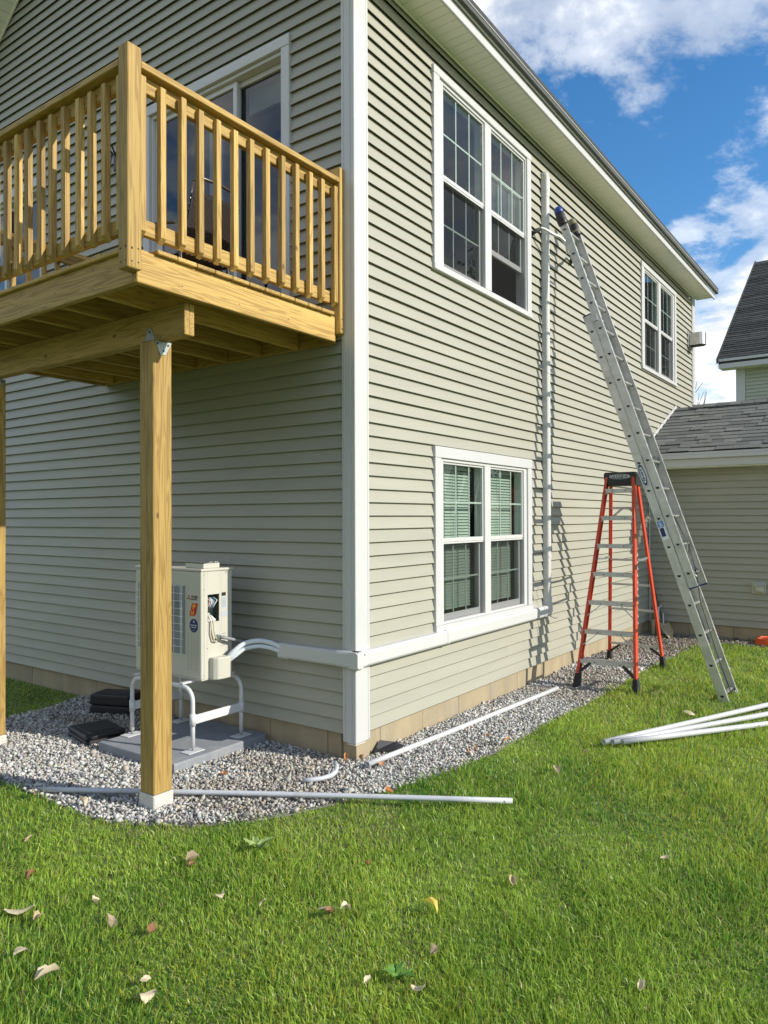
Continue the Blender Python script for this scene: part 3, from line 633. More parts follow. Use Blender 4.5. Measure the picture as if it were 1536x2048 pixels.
# beam of two plies and the square posts
db('beam', WY, -1.4105, -1.3725, 0.190, 3.00, 2.700, 2.8945); db('beam', WY, -1.3720, -1.3340, 0.192, 3.00, 2.7005, 2.8942)
for (py, top) in ((0.448, 2.6995), (2.506, 2.6995)):
    p = db('support_post', WZ, -1.442, -1.302, py, py + 0.14, -0.125, top, bev=0.006)
    b = MB().box(-1.448, -1.296, py - 0.006, py + 0.146, -0.40, -0.126).build('post_footing', CONC_L, p, 0.006)
    for xx, sgn in ((-1.4435, -1), (-1.3005, 1)):
        pl = MB().poly([(xx, py + 0.012, 2.70), (xx, py + 0.128, 2.70), (xx, py + 0.085, 2.80), (xx, py + 0.055, 2.80)]); 
    br = MB()
    br.prism([(py + 0.02, 2.702), (py + 0.125, 2.702), (py + 0.090, 2.785), (py + 0.06, 2.785)], -1.4145, -1.4108, lambda a, p_, q: (a, p_, q))
    br.prism([(-1.436, 2.698), (-1.308, 2.698), (-1.352, 2.618), (-1.392, 2.612)], py - 0.0045, py - 0.0005, lambda a, p_, q: (p_, a, q))
    br.box(-1.44, -1.304, py - 0.004, py + 0.144, 2.6998, 2.7008)
    bo = br.build('post_cap', GALV, p)
    sc = MB()
    for (xx, zz) in ((-1.415, 2.68), (-1.335, 2.68), (-1.37, 2.64)): sc.tube([(xx, py - 0.008, zz), (xx, py - 0.002, zz)], 0.007, 8)
    sc.tube([(-1.418, py + 0.075, 2.76), (-1.412, py + 0.075, 2.76)], 0.006, 8); sc.build('bolt', BRONZE, p)
# drying checks (splits) running down the near post: the shade in the groove is drawn as a thin dark inlay
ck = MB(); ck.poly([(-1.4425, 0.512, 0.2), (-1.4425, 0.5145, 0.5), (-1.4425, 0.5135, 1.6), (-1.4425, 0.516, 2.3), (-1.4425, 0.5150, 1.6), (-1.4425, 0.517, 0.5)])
ck.build('drying_split_shade', DARK, deck)

# ================================================================== WICKER CHAIR on the deck
ch = thing('patio_chair', 'dark wicker patio chair with metal arms on the balcony', 'chair', (-0.62, 1.15, 3.1045))
CXc, CYc, CZc = -0.62, 1.13, 3.1045
cp = lambda x, y, z: (CXc + x, CYc + y, CZc + z)           # chair faces +y, back towards the house corner
for sx in (-1, 1):
    path = [cp(.27 * sx, .26, 0.012), cp(.275 * sx, .27, .30), cp(.28 * sx, .27, .58)] + [cp(.28 * sx, .27 - .07 * (1 - math.cos(t)), .58 + .07 * math.sin(t)) for t in (.5, 1.0, 1.57)] + [cp(.28 * sx, 0, .655), cp(.27 * sx, -.20, .62)]
    MB().tube(path, 0.0125, 8).build('arm', CHROME, ch)
    MB().tube([cp(.25 * sx, -.30, 0.012), cp(.235 * sx, -.22, .22), cp(.225 * sx, -.20, .42), cp(.22 * sx, -.27, .70), cp(.215 * sx, -.33, .90)] , 0.0125, 8).build('leg', CHROME, ch)
MB().tube([cp(-.215, -.33, .90), cp(-.17, -.345, .94), cp(0, -.35, .952), cp(.17, -.345, .94), cp(.215, -.33, .90)], 0.0125, 8).build('back_frame', CHROME, ch)
MB().tube([cp(-.24, .24, .43), cp(0, .26, .44), cp(.24, .24, .43)], 0.011, 8).build('seat_frame', CHROME, ch)
st = MB(); nx_, ny_ = 10, 10
def weave(fn, name):
    mb = MB()
    for i in range(22):
        a = -1 + 2 * i / 21
        for j in range(20):
            b = j / 19
            if (i + j) % 2 == 0:
                p = [Vector(fn(a + da, b + dbb)) for da, dbb in ((-.05, -.028), (.05, -.028), (.05, .028), (-.05, .028))]
                mb.poly(p)
            else:
                n_ = (Vector(fn(a + .02, b)) - Vector(fn(a, b))).cross(Vector(fn(a, b + .02)) - Vector(fn(a, b))).normalized() * 0.004
                mb.poly([Vector(fn(a + da, b + dbb)) + n_ for da, dbb in ((-.045, -.02), (.045, -.02), (.045, .02), (-.045, .02))])
    mb.build(name, WICKER, ch)
MB().poly([cp(-.22, -.2, .418), cp(.22, -.2, .418), cp(.22, .24, .418), cp(-.22, .24, .418)]).build('seat_lining', WICKER, ch)
MB().poly([cp(-.20, -.205, .47), cp(.20, -.205, .47), cp(.20, -.335, .83), cp(-.20, -.335, .83)]).build('back_lining', WICKER, ch)
weave(lambda a, b: cp(a * .225, -.20 + .44 * b, .425 - .03 * math.sin(math.pi * b)), 'seat')
weave(lambda a, b: cp(a * .21, -.205 - .125 * b - .03 * math.cos(a * 1.2), .47 + .36 * b), 'backrest')

# wall lantern beside the sliding door
ln = thing('wall_lantern', 'small black wall lantern beside the sliding glass door', 'lantern', (-0.02, 2.91, 5.05))
bx('back_plate', BRONZE, ln, -0.03, -0.016, 2.87, 2.95, 4.98, 5.16, 0.006)
MB().tube([(-.028, 2.91, 5.12), (-.07, 2.91, 5.20), (-.12, 2.91, 5.22), (-.13, 2.91, 5.17)], 0.008, 8).build('arm', BRONZE, ln)
MB().tube([(-.13, 2.91, 5.175), (-.13, 2.91, 5.15), (-.13, 2.91, 5.11)], [0.012, 0.03, 0.065], 8).build('cap', BRONZE, ln)
MB().tube([(-.13, 2.91, 5.108), (-.13, 2.91, 4.97)], [0.052, 0.036], 6).build('glass', PAPER, ln)
cg = MB()
for k in range(6):
    a = k * math.pi / 3; cg.tube([(-.13 + .054 * math.cos(a), 2.91 + .054 * math.sin(a), 5.11), (-.13 + .038 * math.cos(a), 2.91 + .038 * math.sin(a), 4.965)], 0.004, 5)
cg.tube([(-.13, 2.91, 4.968), (-.13, 2.91, 4.935)], [0.042, 0.012], 8); cg.build('cage', BRONZE, ln)

# ================================================================== LINE-SET COVER (white duct round the corner and up the wall)
lc = thing('line_set_cover', 'white plastic duct running round the house corner and up the long wall', 'duct', (1.6, -0.06, 0.55))
def duct_prof(h, d): return [(0.018, -h), (d * 0.86, -h), (d, -h * 0.72), (d, h * 0.72), (d * 0.86, h), (0.018, h)]
def run(P, a0, a1, zc_, h=0.058, d=0.092, name='duct_run', bev=0.004): return MB().prism([(o_, zc_ + q) for o_, q in duct_prof(h, d)], a0, a1, P).build(name, VINYL, lc, bev, 2)
ZD = 0.548
run(PR, 0.035, 1.205, ZD); run(PR, 1.225, 3.315, ZD + 0.002)
run(PR, 1.19, 1.24, ZD + 0.001, 0.0615, 0.0955, 'coupling')
run(PR, -0.095, 0.034, ZD, 0.0605, 0.1, 'corner_fitting'); 
run(PL, -0.099, 0.11, ZD, 0.0605, 0.0945, 'corner_fitting'); run(PL, 0.111, 0.655, ZD)
run(PL, 0.60, 0.70, ZD, 0.0615, 0.096, 'end_fitting')
VX = 3.425
def vrun(z0_, z1_, h=0.040, d=0.088, name='duct_run'): return MB().prism([(VX + q, -o_) for o_, q in duct_prof(h, d)], z0_, z1_, lambda a, p, q: (p, q, a)).build(name, VINYL, lc, 0.004, 2)
run(PR, 3.30, 3.475, ZD, 0.0605, 0.0955, 'elbow_fitting'); vrun(0.60, 0.70, 0.045, 0.094, 'elbow_fitting')
vrun(0.69, 5.19); vrun(1.135, 1.175, 0.043, 0.0915, 'coupling'); vrun(3.19, 3.225, 0.043, 0.0915, 'coupling')
vrun(5.17, 5.235, 0.043, 0.0915, 'coupling'); vrun(5.225, 5.40, 0.047, 0.094, 'wall_inlet')
MB().prism([(VX - .047, -.018), (VX + .047, -.018), (VX + .047, -.06), (VX + .03, -.085), (VX - .03, -.085), (VX - .047, -.06)], 5.40, 5.445, lambda a, p, q: (p, q, a)).build('wall_inlet', VINYL, lc, 0.012, 2)
MB().tube([(0.02 - .03, -0.1005, 0.585), (-.01, -0.102, 0.585)], 0.006, 8).build('screw_head', DARK, lc)
MB().tube([(3.46, -.06, .485), (3.53, -.10, .45), (3.58, -.11, .46)], 0.004, 6).build('cable_tail', GREYP, lc)

# ================================================================== HEAT PUMP
pad = tag(bx('equipment_pad', PADM, None, -0.955, -0.045, 0.872, 1.785, GRND - 0.02, -0.143, 0.012, 2), 'grey moulded equipment pad on the gravel under the heat pump', 'pad')
stand = thing('heat_pump_stand', 'white tubular stand with bent legs under the heat pump', 'stand', (-0.44, 1.36, -0.14))
SY0, SY1, SX0, SX1, SZT = 0.990, 1.725, -0.690, -0.205, 0.325
for x_ in (SX0, SX1):
    for y_ in (SY0, SY1):
        sgn = 1 if y_ == SY0 else -1
        f = MB().box(x_ - .075, x_ + .075, y_ - .05, y_ + .05, -0.1425, -0.136).build('foot_plate', STANDM, stand, 0.002)
        MB().box(x_ - .077, x_ + .077, y_ - .052, y_ + .052, -0.146, -0.1427).build('rubber_mat', RUBBER, f, 0)
        a = 0.10
        pth = [(x_, y_, -0.105), (x_, y_, 0.04)] + [(x_, y_ + sgn * (a - a * math.cos(t)), SZT - a + a * math.sin(t)) for t in (0.0, .3, .6, .9, 1.2, 1.5708)] + [(x_, y_ + sgn * 0.36, SZT)]
        lg = MB().tube(pth, 0.0165, 12).build('leg', STANDM, stand)
        MB().tube([(x_, y_, -0.136), (x_, y_, -0.10)], 0.008, 8).build('levelling_bolt', GALV, lg)
        MB().tube([(x_, y_, 0.045), (x_, y_, 0.135)], 0.0225, 12).build('clamp', STANDM, lg)
for y_ in (SY0, SY1): bx('crossbar', STANDM, stand, SX0 + 0.015, SX1 - 0.015, y_ - 0.009, y_ + 0.009, 0.055, 0.122, 0.004)
for y_ in (1.10, 1.66): bx('support_rail', STANDM, stand, SX0 - 0.02, SX1 + 0.02, y_ - 0.02, y_ + 0.02, SZT + 0.0175, SZT + 0.030, 0.003)
MB().box(-0.46, -0.34, SY0 - .0100, SY0 - .0092, 0.066, 0.112).build('paper_label', PAPER, stand)

hp = thing('heat_pump', 'ivory outdoor heat pump unit with open service panel beside the house', 'heat pump', (-0.445, 1.4, 0.355))
UX0, UX1, UY0, UY1, UZ0, UZ1 = -0.600, -0.285, 1.000, 1.805, 0.356, 1.200
# front shell with chamfered upright next to the side panel
fy = UY0
shell = MB(); 
prof = [(UX0, UY1), (UX0, fy + 0.030), (UX0 + 0.012, fy + 0.008), (UX0 + 0.030, fy), (UX1 - 0.10, fy), (UX1 - 0.10, fy + 0.2), (UX1 - 0.1, UY1)]
# body built as pieces so that the service opening is a real hole in the side
bx('front_panel', CASING, hp, UX0, UX0 + 0.04, UY0 + 0.012, UY1, UZ0 + 0.012, UZ1 - 0.016, 0.012, 3)
bx('corner_column', CASING, hp, UX0 - 0.003, UX0 + 0.030, UY0 - 0.001, UY0 + 0.040, UZ0 + 0.010, UZ1 - 0.016, 0.011, 3)
bx('top_panel', CASING, hp, UX0 - 0.006, UX1 + 0.006, UY0 - 0.007, UY1 + 0.006, UZ1 - 0.0155, UZ1 + 0.004, 0.007, 2)
bx('base_tray', CASING, hp, UX0 + 0.005, UX1, UY0 + 0.004, UY1, UZ0, UZ0 + 0.0115, 0.003)
OX0, OX1, OZ0, OZ1 = -0.535, -0.420, 0.795, 1.005           # open terminal cover
sp = UX1 - 0.115
bx('side_panel', CASING, hp, UX0 + 0.0305, OX0, UY0 + 0.002, UY0 + 0.010, UZ0 + .012, UZ1 - .016, 0.001)
bx('side_panel', CASING, hp, OX1, sp, UY0 + 0.002, UY0 + 0.010, UZ0 + .012, UZ1 - .016, 0.001)
bx('side_panel', CASING, hp, OX0, OX1, UY0 + 0.002, UY0 + 0.010, UZ0 + .012, OZ0, 0.001); bx('side_panel', CASING, hp, OX0, OX1, UY0 + 0.002, UY0 + 0.010, OZ1, UZ1 - .016, 0.001)
bx('rear_panel', CASING, hp, sp + 0.001, UX1, UY0 + 0.006, UY0 + 0.020, UZ0 + .012, UZ1 - .016, 0.004); bx('rear_panel', CASING, hp, UX1 - 0.02, UX1, UY0 + 0.0205, UY1, UZ0 + .012, UZ1 - .016, 0.004)
bx('side_panel', CASING, hp, UX0 + 0.041, UX1 - 0.021, UY1 - 0.012, UY1 - .002, UZ0 + .012, UZ1 - .016, 0.001)
bx('inner_bulkhead', GALV, hp, UX0 + 0.05, UX1 - 0.03, UY0 + 0.20, UY0 + 0.205, UZ0 + .02, UZ1 - .03, 0)
bx('circuit_board', GREENB, hp, OX0 - .01, OX1 + .02, UY0 + 0.085, UY0 + 0.090, OZ0 - .02, OZ1 + .02, 0)
bx('terminal_block', BLACK, hp, OX0 + 0.005, OX1 - 0.035, UY0 + 0.04, UY0 + 0.08, 0.868, 0.892, 0.003)
MB().prism([(OX0, 0.795), (OX1, 0.795), (OX1, 0.80), (OX0 + .04, 0.86), (OX0, 0.86)], UY0 + .035, UY0 + .05, lambda a, p, q: (p, a, q)).build('terminal_bracket', PAPER, hp)
rw = random.Random(2)
for i in range(9):
    m_ = [PAPER, RED, INK, GREYL, PAPER, BLUEP, PAPER, GREENB, PAPER][i]
    xs_ = OX0 + 0.012 + 0.009 * i
    MB().tube([(xs_, UY0 + .05, 0.885), (xs_ + rw.uniform(-.01, .02), UY0 + .025, 0.92), (xs_ + rw.uniform(-.01, .03), UY0 + .02, 0.955), (xs_ + rw.uniform(0, .02), UY0 + .07, 0.985)], 0.0032, 5).build('wire', m_, hp)
MB().tube([(-.525, UY0 + .02, .86), (-.515, UY0 - .012, .80), (-.515, UY0 - .022, .72), (-.495, UY0 - .022, .655), (-.465, UY0 - .012, .640), (-.447, UY0 - .004, .655)], 0.0065, 8).build('cable', CABLE, hp)
MB().tube([(-.505, UY0 + .02, .86), (-.490, UY0 - .012, .80), (-.495, UY0 - .022, .73), (-.480, UY0 - .024, .675), (-.447, UY0 - .012, .650)], 0.0055, 8).build('cable', CABLE, hp)
MB().tube([(-.440, UY0 + .004, .675), (-.440, UY0 - .03, .672)], 0.020, 8).build('conduit_fitting', GALV, hp)
MB().tube([(-.440, UY0 - .03, .672), (-.40, UY0 - .045, .665), (-.30, UY0 - .05, .635), (-.17, UY0 - .06, .60), (-.09, UY0 - .08, .585)], 0.0125, 10).build('conduit', GREYP, hp)
# valve cover bulging from the lower corner
vc = MB(); a_ = [(UX0 + 0.075, UY0 + .002), (UX0 + 0.080, UY0 - 0.04), (UX0 + 0.105, UY0 - 0.068), (UX0 + 0.150, UY0 - 0.075), (UX0 + 0.225, UY0 - 0.075), (UX0 + 0.235, UY0 - 0.06), (UX0 + 0.235, UY0 + .002)]
vc.prism(a_, UZ0 + 0.004, UZ0 + 0.170, lambda a, p, q: (p, q, a)); vc.build('valve_cover', CASING, hp, 0.008, 2)
# fan grille on the front face (x = UX0)
gx = UX0 - 0.001; gy0, gy1, gz0, gz1 = 1.185, 1.765, 0.545, 1.070
bx('fan_recess', GREYP, hp, gx - 0.0005, gx + 0.0, gy0, gy1, gz0, gz1, 0)
fan = MB(); fc = Vector((gx - .003, (gy0 + gy1) / 2, (gz0 + gz1) / 2))
for k in range(3):
    for q in range(4):
        a = k * 2.094 + .25 * q
        fan.poly([fc + Vector((0, .05 * math.cos(a), .05 * math.sin(a))), fc + Vector((0, .235 * math.cos(a - .25), .235 * math.sin(a - .25))), fc + Vector((-.003, .235 * math.cos(a + .02), .235 * math.sin(a + .02))), fc + Vector((-.003, .05 * math.cos(a + .25), .05 * math.sin(a + .25)))])
fan.build('fan', GREYP, hp)
gr = MB()
for k in range(10):
    z = gz0 + (gz1 - gz0) * k / 9; gr.tube([(gx - .024, gy0, z), (gx - .030, (gy0 + gy1) / 2, z), (gx - .024, gy1, z)], 0.0020, 5)
for k in range(13):
    y = gy0 + .006 + (gy1 - gy0 - .012) * (k / 12 if k not in (1,) else .03); gr.tube([(gx - .004, y, gz0 - .008), (gx - .028, y, gz0 + .006), (gx - .028, y, gz1 - .006), (gx - .004, y, gz1 + .008)], 0.0020, 5)
gr.build('grille', PAPER, hp)
for k in range(4): bx('panel_rib', CASING, hp, UX0 - 0.0035, UX0, 1.045 + .034 * k, 1.053 + .034 * k, 0.425, 0.715, 0.0015)
# printed marks on the front face: emblem, lettering, two stickers
FRT = lambda y, z, off=0.0012: frame4((UX0 - off, y, z), (0, -1, 0), (0, 0, 1))
mk = MB(); cy_, cz_ = 1.142, 0.985
for k in range(3):
    a = math.pi / 2 + k * 2 * math.pi / 3; d = Vector((0, -math.cos(a), math.sin(a))); n_ = Vector((0, -math.sin(a), -math.cos(a)))
    c0 = Vector((UX0 - .0012, cy_, cz_ - 0.004)); r = 0.024
    mk.poly([c0, c0 + d * r * .5 + n_ * r * .29, c0 + d * r, c0 + d * r * .5 - n_ * r * .29])
mk.build('emblem', RED, hp)
text_mesh('MITSUBISHI', 0.0195, FRT(1.072, 0.992), INK, 'lettering', hp, 0.0002, bold=0.0004, squash=.82); text_mesh('ELECTRIC', 0.0195, FRT(1.081, 0.973), INK, 'lettering', hp, 0.0002, bold=0.0004, squash=.82)
def skew(y, z, hw, hh, sh, off): return [(UX0 - off, y + hw - sh, z + hh), (UX0 - off, y - hw - sh, z + hh), (UX0 - off, y - hw + sh, z - hh), (UX0 - off, y + hw + sh, z - hh)]
st_ = MB().poly(skew(1.085, 0.895, 0.034, 0.048, 0.016, .0014)).build('sticker', RED, hp)
MB().poly(skew(1.089, 0.896, 0.018, 0.040, 0.013, .0020)).build('sticker_print', ORANGE, st_)
text_mesh('Hi', 0.062, FRT(1.080, 0.888, .0026), RED, 'sticker_print', st_, 0.0002, squash=.9, bold=.002)
text_mesh('2', 0.030, FRT(1.062, 0.922, .0026), ORANGE, 'sticker_print', st_, 0.0002)
rd = [(UX0 - .0014, 1.083 + .049 * math.cos(t), 0.772 + .052 * math.sin(t)) for t in [2 * math.pi * k / 32 for k in range(32)]]
st2 = MB().poly(rd).build('sticker', NAVY, hp)
text_mesh('Southern Maine', 0.0135, FRT(1.083, 0.776, .0022), PAPER, 'sticker_print', st2, 0.0002, squash=.85, bold=.0003); text_mesh('Heat Pumps', 0.0135, FRT(1.083, 0.760, .0022), PAPER, 'sticker_print', st2, 0.0002, squash=.85, bold=.0003)
text_mesh('* * *', 0.012, FRT(1.083, 0.735, .0022), PAPER, 'sticker_print', st2, 0.0002)
MB().poly([(UX0 - .002, 1.083 + .009 * math.cos(t), 0.802 + .011 * math.sin(t)) for t in [k * .785 for k in range(8)]]).build('sticker_print', GREYL, st2)
# rating plates on the rear part of the side
sy = UY0 + 0.0052
def plate(x0, x1, z0, z1, m, off=0.0): return MB().poly([(x0, sy - off, z0), (x1, sy - off, z0), (x1, sy - off, z1), (x0, sy - off, z1)]).build('rating_plate', m, hp)
plate(-.393, -.350, .985, 1.012, INK); plate(-.393, -.345, .885, .980, GREYL); plate(-.393, -.322, .822, .868, GREYL)
pl = MB()
for k in range(5): pl.poly([(-.388, sy - .0006, .905 + .014 * k), (-.352, sy - .0006, .905 + .014 * k), (-.352, sy - .0006, .909 + .014 * k), (-.388, sy - .0006, .909 + .014 * k)])
for k in range(6): pl.poly([(-.392, sy - .0006, .60 + .018 * k), (-.360 + .004 * (k % 3), sy - .0006, .60 + .018 * k), (-.360 + .004 * (k % 3), sy - .0006, .604 + .018 * k), (-.392, sy - .0006, .604 + .018 * k)])
pl.build('plate_print', GREYP, hp)
sr = MB()
for (x_, z_) in ((-.575, 1.16), (-.575, 1.05), (-.575, .62), (-.35, 1.17), (-.31, .40), (-.54, .60), (-.575, .40)): sr.tube([(x_, UY0 - .004, z_), (x_, UY0 + .006, z_)], 0.004, 6)
sr.build('screw_heads', GALV, hp)['kind'] = 'stuff'

# insulated refrigerant lines from the valve cover into the duct
ls = thing('refrigerant_lines', 'pair of white insulated refrigerant lines arching from heat pump into duct', 'pipe', (-0.2, 0.85, 0.6))
for k, (zo, r) in enumerate(((0.0, 0.019), (-0.042, 0.016))):
    p = [(-.375, UY0 - .045, .505 + zo * .6), (-.345, UY0 - .085, .560 + zo), (-.28, UY0 - .13, .612 + zo), (-.20, UY0 - .19, .628 + zo), (-.13, UY0 - .25, .612 + zo), (-.085, UY0 - .31, .582 + zo * .9), (-.062, UY0 - .37, .566 + zo * .8), (-.058, UY0 - .44, .558 + zo * .7)]
    q = [Vector(a) for a in p]; sm = []
    for i in range(len(q) - 1):
        a, b, c, d = q[max(i - 1, 0)], q[i], q[i + 1], q[min(i + 2, len(q) - 1)]
        for t in (0, .25, .5, .75): sm.append(.5 * ((2 * b) + (c - a) * t + (2 * a - 5 * b + 4 * c - d) * t * t + (3 * b - a - 3 * c + d) * t ** 3))
    MB().tube(sm + [q[-1]], r, 12).build('insulated_line', INSUL, ls)

# loose service cover lying on top of the unit
sc_ = thing('service_cover', 'loose ivory service cover with fixings lying on top of heat pump', 'cover', (-0.47, 1.12, 1.204))
mb = MB().box(-.56, -.40, 1.02, 1.23, 1.2045, 1.209); mb.box(-.56, -.40, 1.02, 1.026, 1.209, 1.243); mb.box(-.56, -.554, 1.0262, 1.23, 1.209, 1.240); mb.box(-.406, -.40, 1.0262, 1.23, 1.209, 1.240)
mb.build('cover_shell', CASING, sc_, 0.002)
bx('foam_block', BLACK, sc_, -.535, -.505, 1.035, 1.075, 1.2092, 1.248, 0.004)
for x_ in (-.49, -.47, -.435, -.415): MB().tube([(x_, 1.032, 1.2435), (x_ + .004, 1.035, 1.254)], 0.007, 8).build('loose_screw', STEEL, sc_)
bx('gasket_strip', GREYL, sc_, -.55, -.41, 1.09, 1.21, 1.2092, 1.222, 0.002)

# ================================================================== EXTENSION LADDER
el = thing('extension_ladder', 'tall aluminium extension ladder leaning on the long wall with wall stand-off', 'ladder', (3.665, -1.89, GZ))
LO = Vector((3.435, -1.8495, -0.1602)); LD = Vector((0, 0.32160, 0.94688)); LN = Vector((0, -0.94688, 0.32160))
def lp(s, n, x): return tuple(Vector((x, LO.y, LO.z)) + LD * s + LN * n)
def channel(x, sg, n0, s0, s1, name, dep=0.042, fl=0.030, t=0.0035):
    pr = [(0, -dep), (fl, -dep), (fl, -dep + t), (t, -dep + t), (t, dep - t), (fl, dep - t), (fl, dep), (0, dep)]
    mb = MB(); n = len(pr)
    pts = [lp(s0, n0 + q, x + sg * p) for p, q in pr] + [lp(s1, n0 + q, x + sg * p) for p, q in pr]
    mb.poly(pts, [tuple(range(n))[::-1], tuple(range(n, 2 * n))] + [(i, (i + 1) % n, n + (i + 1) % n, n + i) for i in range(n)])
    return mb.build(name, ALU, el)
XB0, XB1, XF0, XF1, NF = 3.435, 3.905, 3.452, 3.888, 0.0885
channel(XB0, 1, 0, -0.075, 4.146, 'rail'); channel(XB1, -1, 0, -0.075, 4.146, 'rail')
channel(XF0, 1, NF, 1.075, 5.31, 'rail'); channel(XF1, -1, NF, 1.075, 5.31, 'rail')
def rung(s, n0, x0, x1):
    pr = [(0.017 * math.cos(t), 0.017 * math.sin(t)) for t in [math.pi * (1 + k / 8) for k in range(9)]] + [(0.0165, 0.006), (-0.0165, 0.006)]
    mb = MB(); n = len(pr)
    # flat tread level with the horizon
    def q(x, a, b): c = Vector(lp(s, n0, x)); return tuple(c + Vector((0, a, b)))
    pts = [q(x0 + .004, a, b) for a, b in pr] + [q(x1 - .004, a, b) for a, b in pr]
    mb.poly(pts, [tuple(range(n))[::-1], tuple(range(n, 2 * n))] + [(i, (i + 1) % n, n + (i + 1) % n, n + i) for i in range(n)])
    r = mb.build('rung', ALU2 if False else ALU, el)
    for x, sg in ((x0, -1), (x1, 1)):
        MB().poly([q(x + sg * .0012, a * 1.38, b * 1.38) for a, b in pr]).build('rung_collar', ALU2, r)
        MB().poly([q(x + sg * .0022, a * .92, b * .92) for a, b in pr]).build('rung_end_shade', DARK, r)  # dark disc stands for the shade inside the hollow rung
for k in range(14): rung(0.3048 * k, 0, XB0, XB1)
for k in range(4, 18): rung(0.3048 * k, NF, XF0, XF1)
# end caps, guide brackets, shoes
for x0, x1 in ((XB0 - .002, XB0 + .034), (XB1 - .034, XB1 + .002)):
    mb = MB(); mb.poly([lp(s, n, x) for s in (4.146, 4.158) for n in (-.044, .044) for x in (x0, x1)], [(0, 2, 3, 1), (4, 5, 7, 6), (0, 1, 5, 4), (2, 6, 7, 3), (0, 4, 6, 2), (1, 3, 7, 5)]); mb.build('end_cap', NAVY, el)
for x0, x1 in ((XF0 - .002, XF0 + .034), (XF1 - .034, XF1 + .002)):
    mb = MB(); mb.poly([lp(s, NF + n, x) for s in (1.062, 1.075) for n in (-.044, .044) for x in (x0, x1)], [(0, 2, 3, 1), (4, 5, 7, 6), (0, 1, 5, 4), (2, 6, 7, 3), (0, 4, 6, 2), (1, 3, 7, 5)]); mb.build('end_cap', NAVY, el)
for x, sg in ((XB0, 1), (XB1, -1)):
    sh = MB(); sh.poly([lp(s, n, x + sg * q) for s in (-.10, -.03) for n in (-.030, .035) for q in (.004, .045)], [(0, 2, 3, 1), (4, 5, 7, 6), (0, 1, 5, 4), (2, 6, 7, 3), (0, 4, 6, 2), (1, 3, 7, 5)]); sh.build('shoe', ALU2, el, 0.004)
    gb = MB(); gb.poly([lp(s, n, x + sg * q) for s in (4.05, 4.12) for n in (.03, .10) for q in (-.006, -.002)], [(0, 2, 3, 1), (4, 5, 7, 6), (0, 1, 5, 4), (2, 6, 7, 3), (0, 4, 6, 2), (1, 3, 7, 5)]); gb.build('guide_bracket', ALU2, el, 0.002)
for x in (XF0 + .03, XF1 - .03):     # rung locks
    lk = MB(); c = Vector(lp(1.52, NF - .03, x)); lk.box(c.x - .012, c.x + .012, c.y - .03, c.y + .05, c.z - .10, c.z + .03); lk.build('rung_lock', ALU2, el, 0.006)
    lk = MB(); c = Vector(lp(2.44, NF - .035, x)); lk.box(c.x - .010, c.x + .010, c.y - .02, c.y + .045, c.z - .05, c.z + .07); lk.build('rung_lock', GALV, el, 0.006)
# oval maker's plate, blue instruction label, embossed panels on the near rail
def on_rail(s, n, off=.0016): return frame4(lp(s, n, XB0 - off), -LN, LD)
RM = lambda s, n, off=.0016, rot=0.0: frame4(lp(s, n, XB0 - off), (LD * 1.0), LN)   # text runs down the rail
ov = [Vector(lp(2.305 + .115 * math.cos(t), -0.004 + .030 * math.sin(t), XB0 - .0012)) for t in [2 * math.pi * k / 32 for k in range(32)]]
plq = MB().poly(ov).build('maker_plate', NAVY, el)
ov2 = [Vector(lp(2.305 + .088 * math.cos(t), -0.004 + .021 * math.sin(t), XB0 - .0020)) for t in [2 * math.pi * k / 32 for k in range(32)]]
MB().poly(ov2).build('plate_field', PAPER, plq)
text_mesh('WERNER', 0.030, frame4(lp(2.305, -0.004, XB0 - .0026), -LD, -LN), NAVY, 'plate_lettering', plq, 0.0003, bold=.0012, squash=1.15)
def lab(s0, s1, n0, n1, m, off, par=el, nm='label'): return MB().poly([lp(s0, n0, XB0 - off), lp(s1, n0, XB0 - off), lp(s1, n1, XB0 - off), lp(s0, n1, XB0 - off)]).build(nm, m, par)
lb = lab(1.60, 1.80, -.034, .030, PAPER, .0012); lab(1.735, 1.798, -.032, .028, BLUEP, .0018, lb); lab(1.635, 1.728, -.028, .014, NAVY, .0018, lb)
for k in range(3): lab(1.745 + .016 * k, 1.753 + .016 * k, -.02, .018 - .006 * k, PAPER, .0023, lb)
em = MB()
for (s0, s1, npn) in ((1.25, 1.47, 0), (0.66, 0.88, 0)):
    for k in range(9):
        a = s0 + (s1 - s0) * k / 9; em.poly([lp(a, -.022, XB0 - .0020), lp(a + .014, -.022, XB0 - .0020), lp(a + .014, .012, XB0 - .0020), lp(a, .012, XB0 - .0020)])
em.build('embossed_marks', ALU2, el)
MB().tube([lp(1.82, NF + .02, 3.60), lp(1.5, NF + .05, 3.655), lp(1.24, NF + .03, 3.665), lp(0.9, .05, 3.67), lp(0.3, .03, 3.675), lp(-.03, .03, 3.68)], 0.0045, 6).build('rope', INK, el)
MB().tube([lp(1.22, NF + .02, 3.63), lp(1.26, NF + .04, 3.655), lp(1.22, NF + .045, 3.68), lp(1.19, NF + .03, 3.66), lp(1.23, NF + .02, 3.65)], 0.005, 6).build('rope', INK, el)
MB().tube([lp(1.24, NF - .02, 3.64), lp(1.20, NF, 3.66), lp(1.16, NF + .02, 3.64)], 0.009, 6).build('pulley', GALV, el)
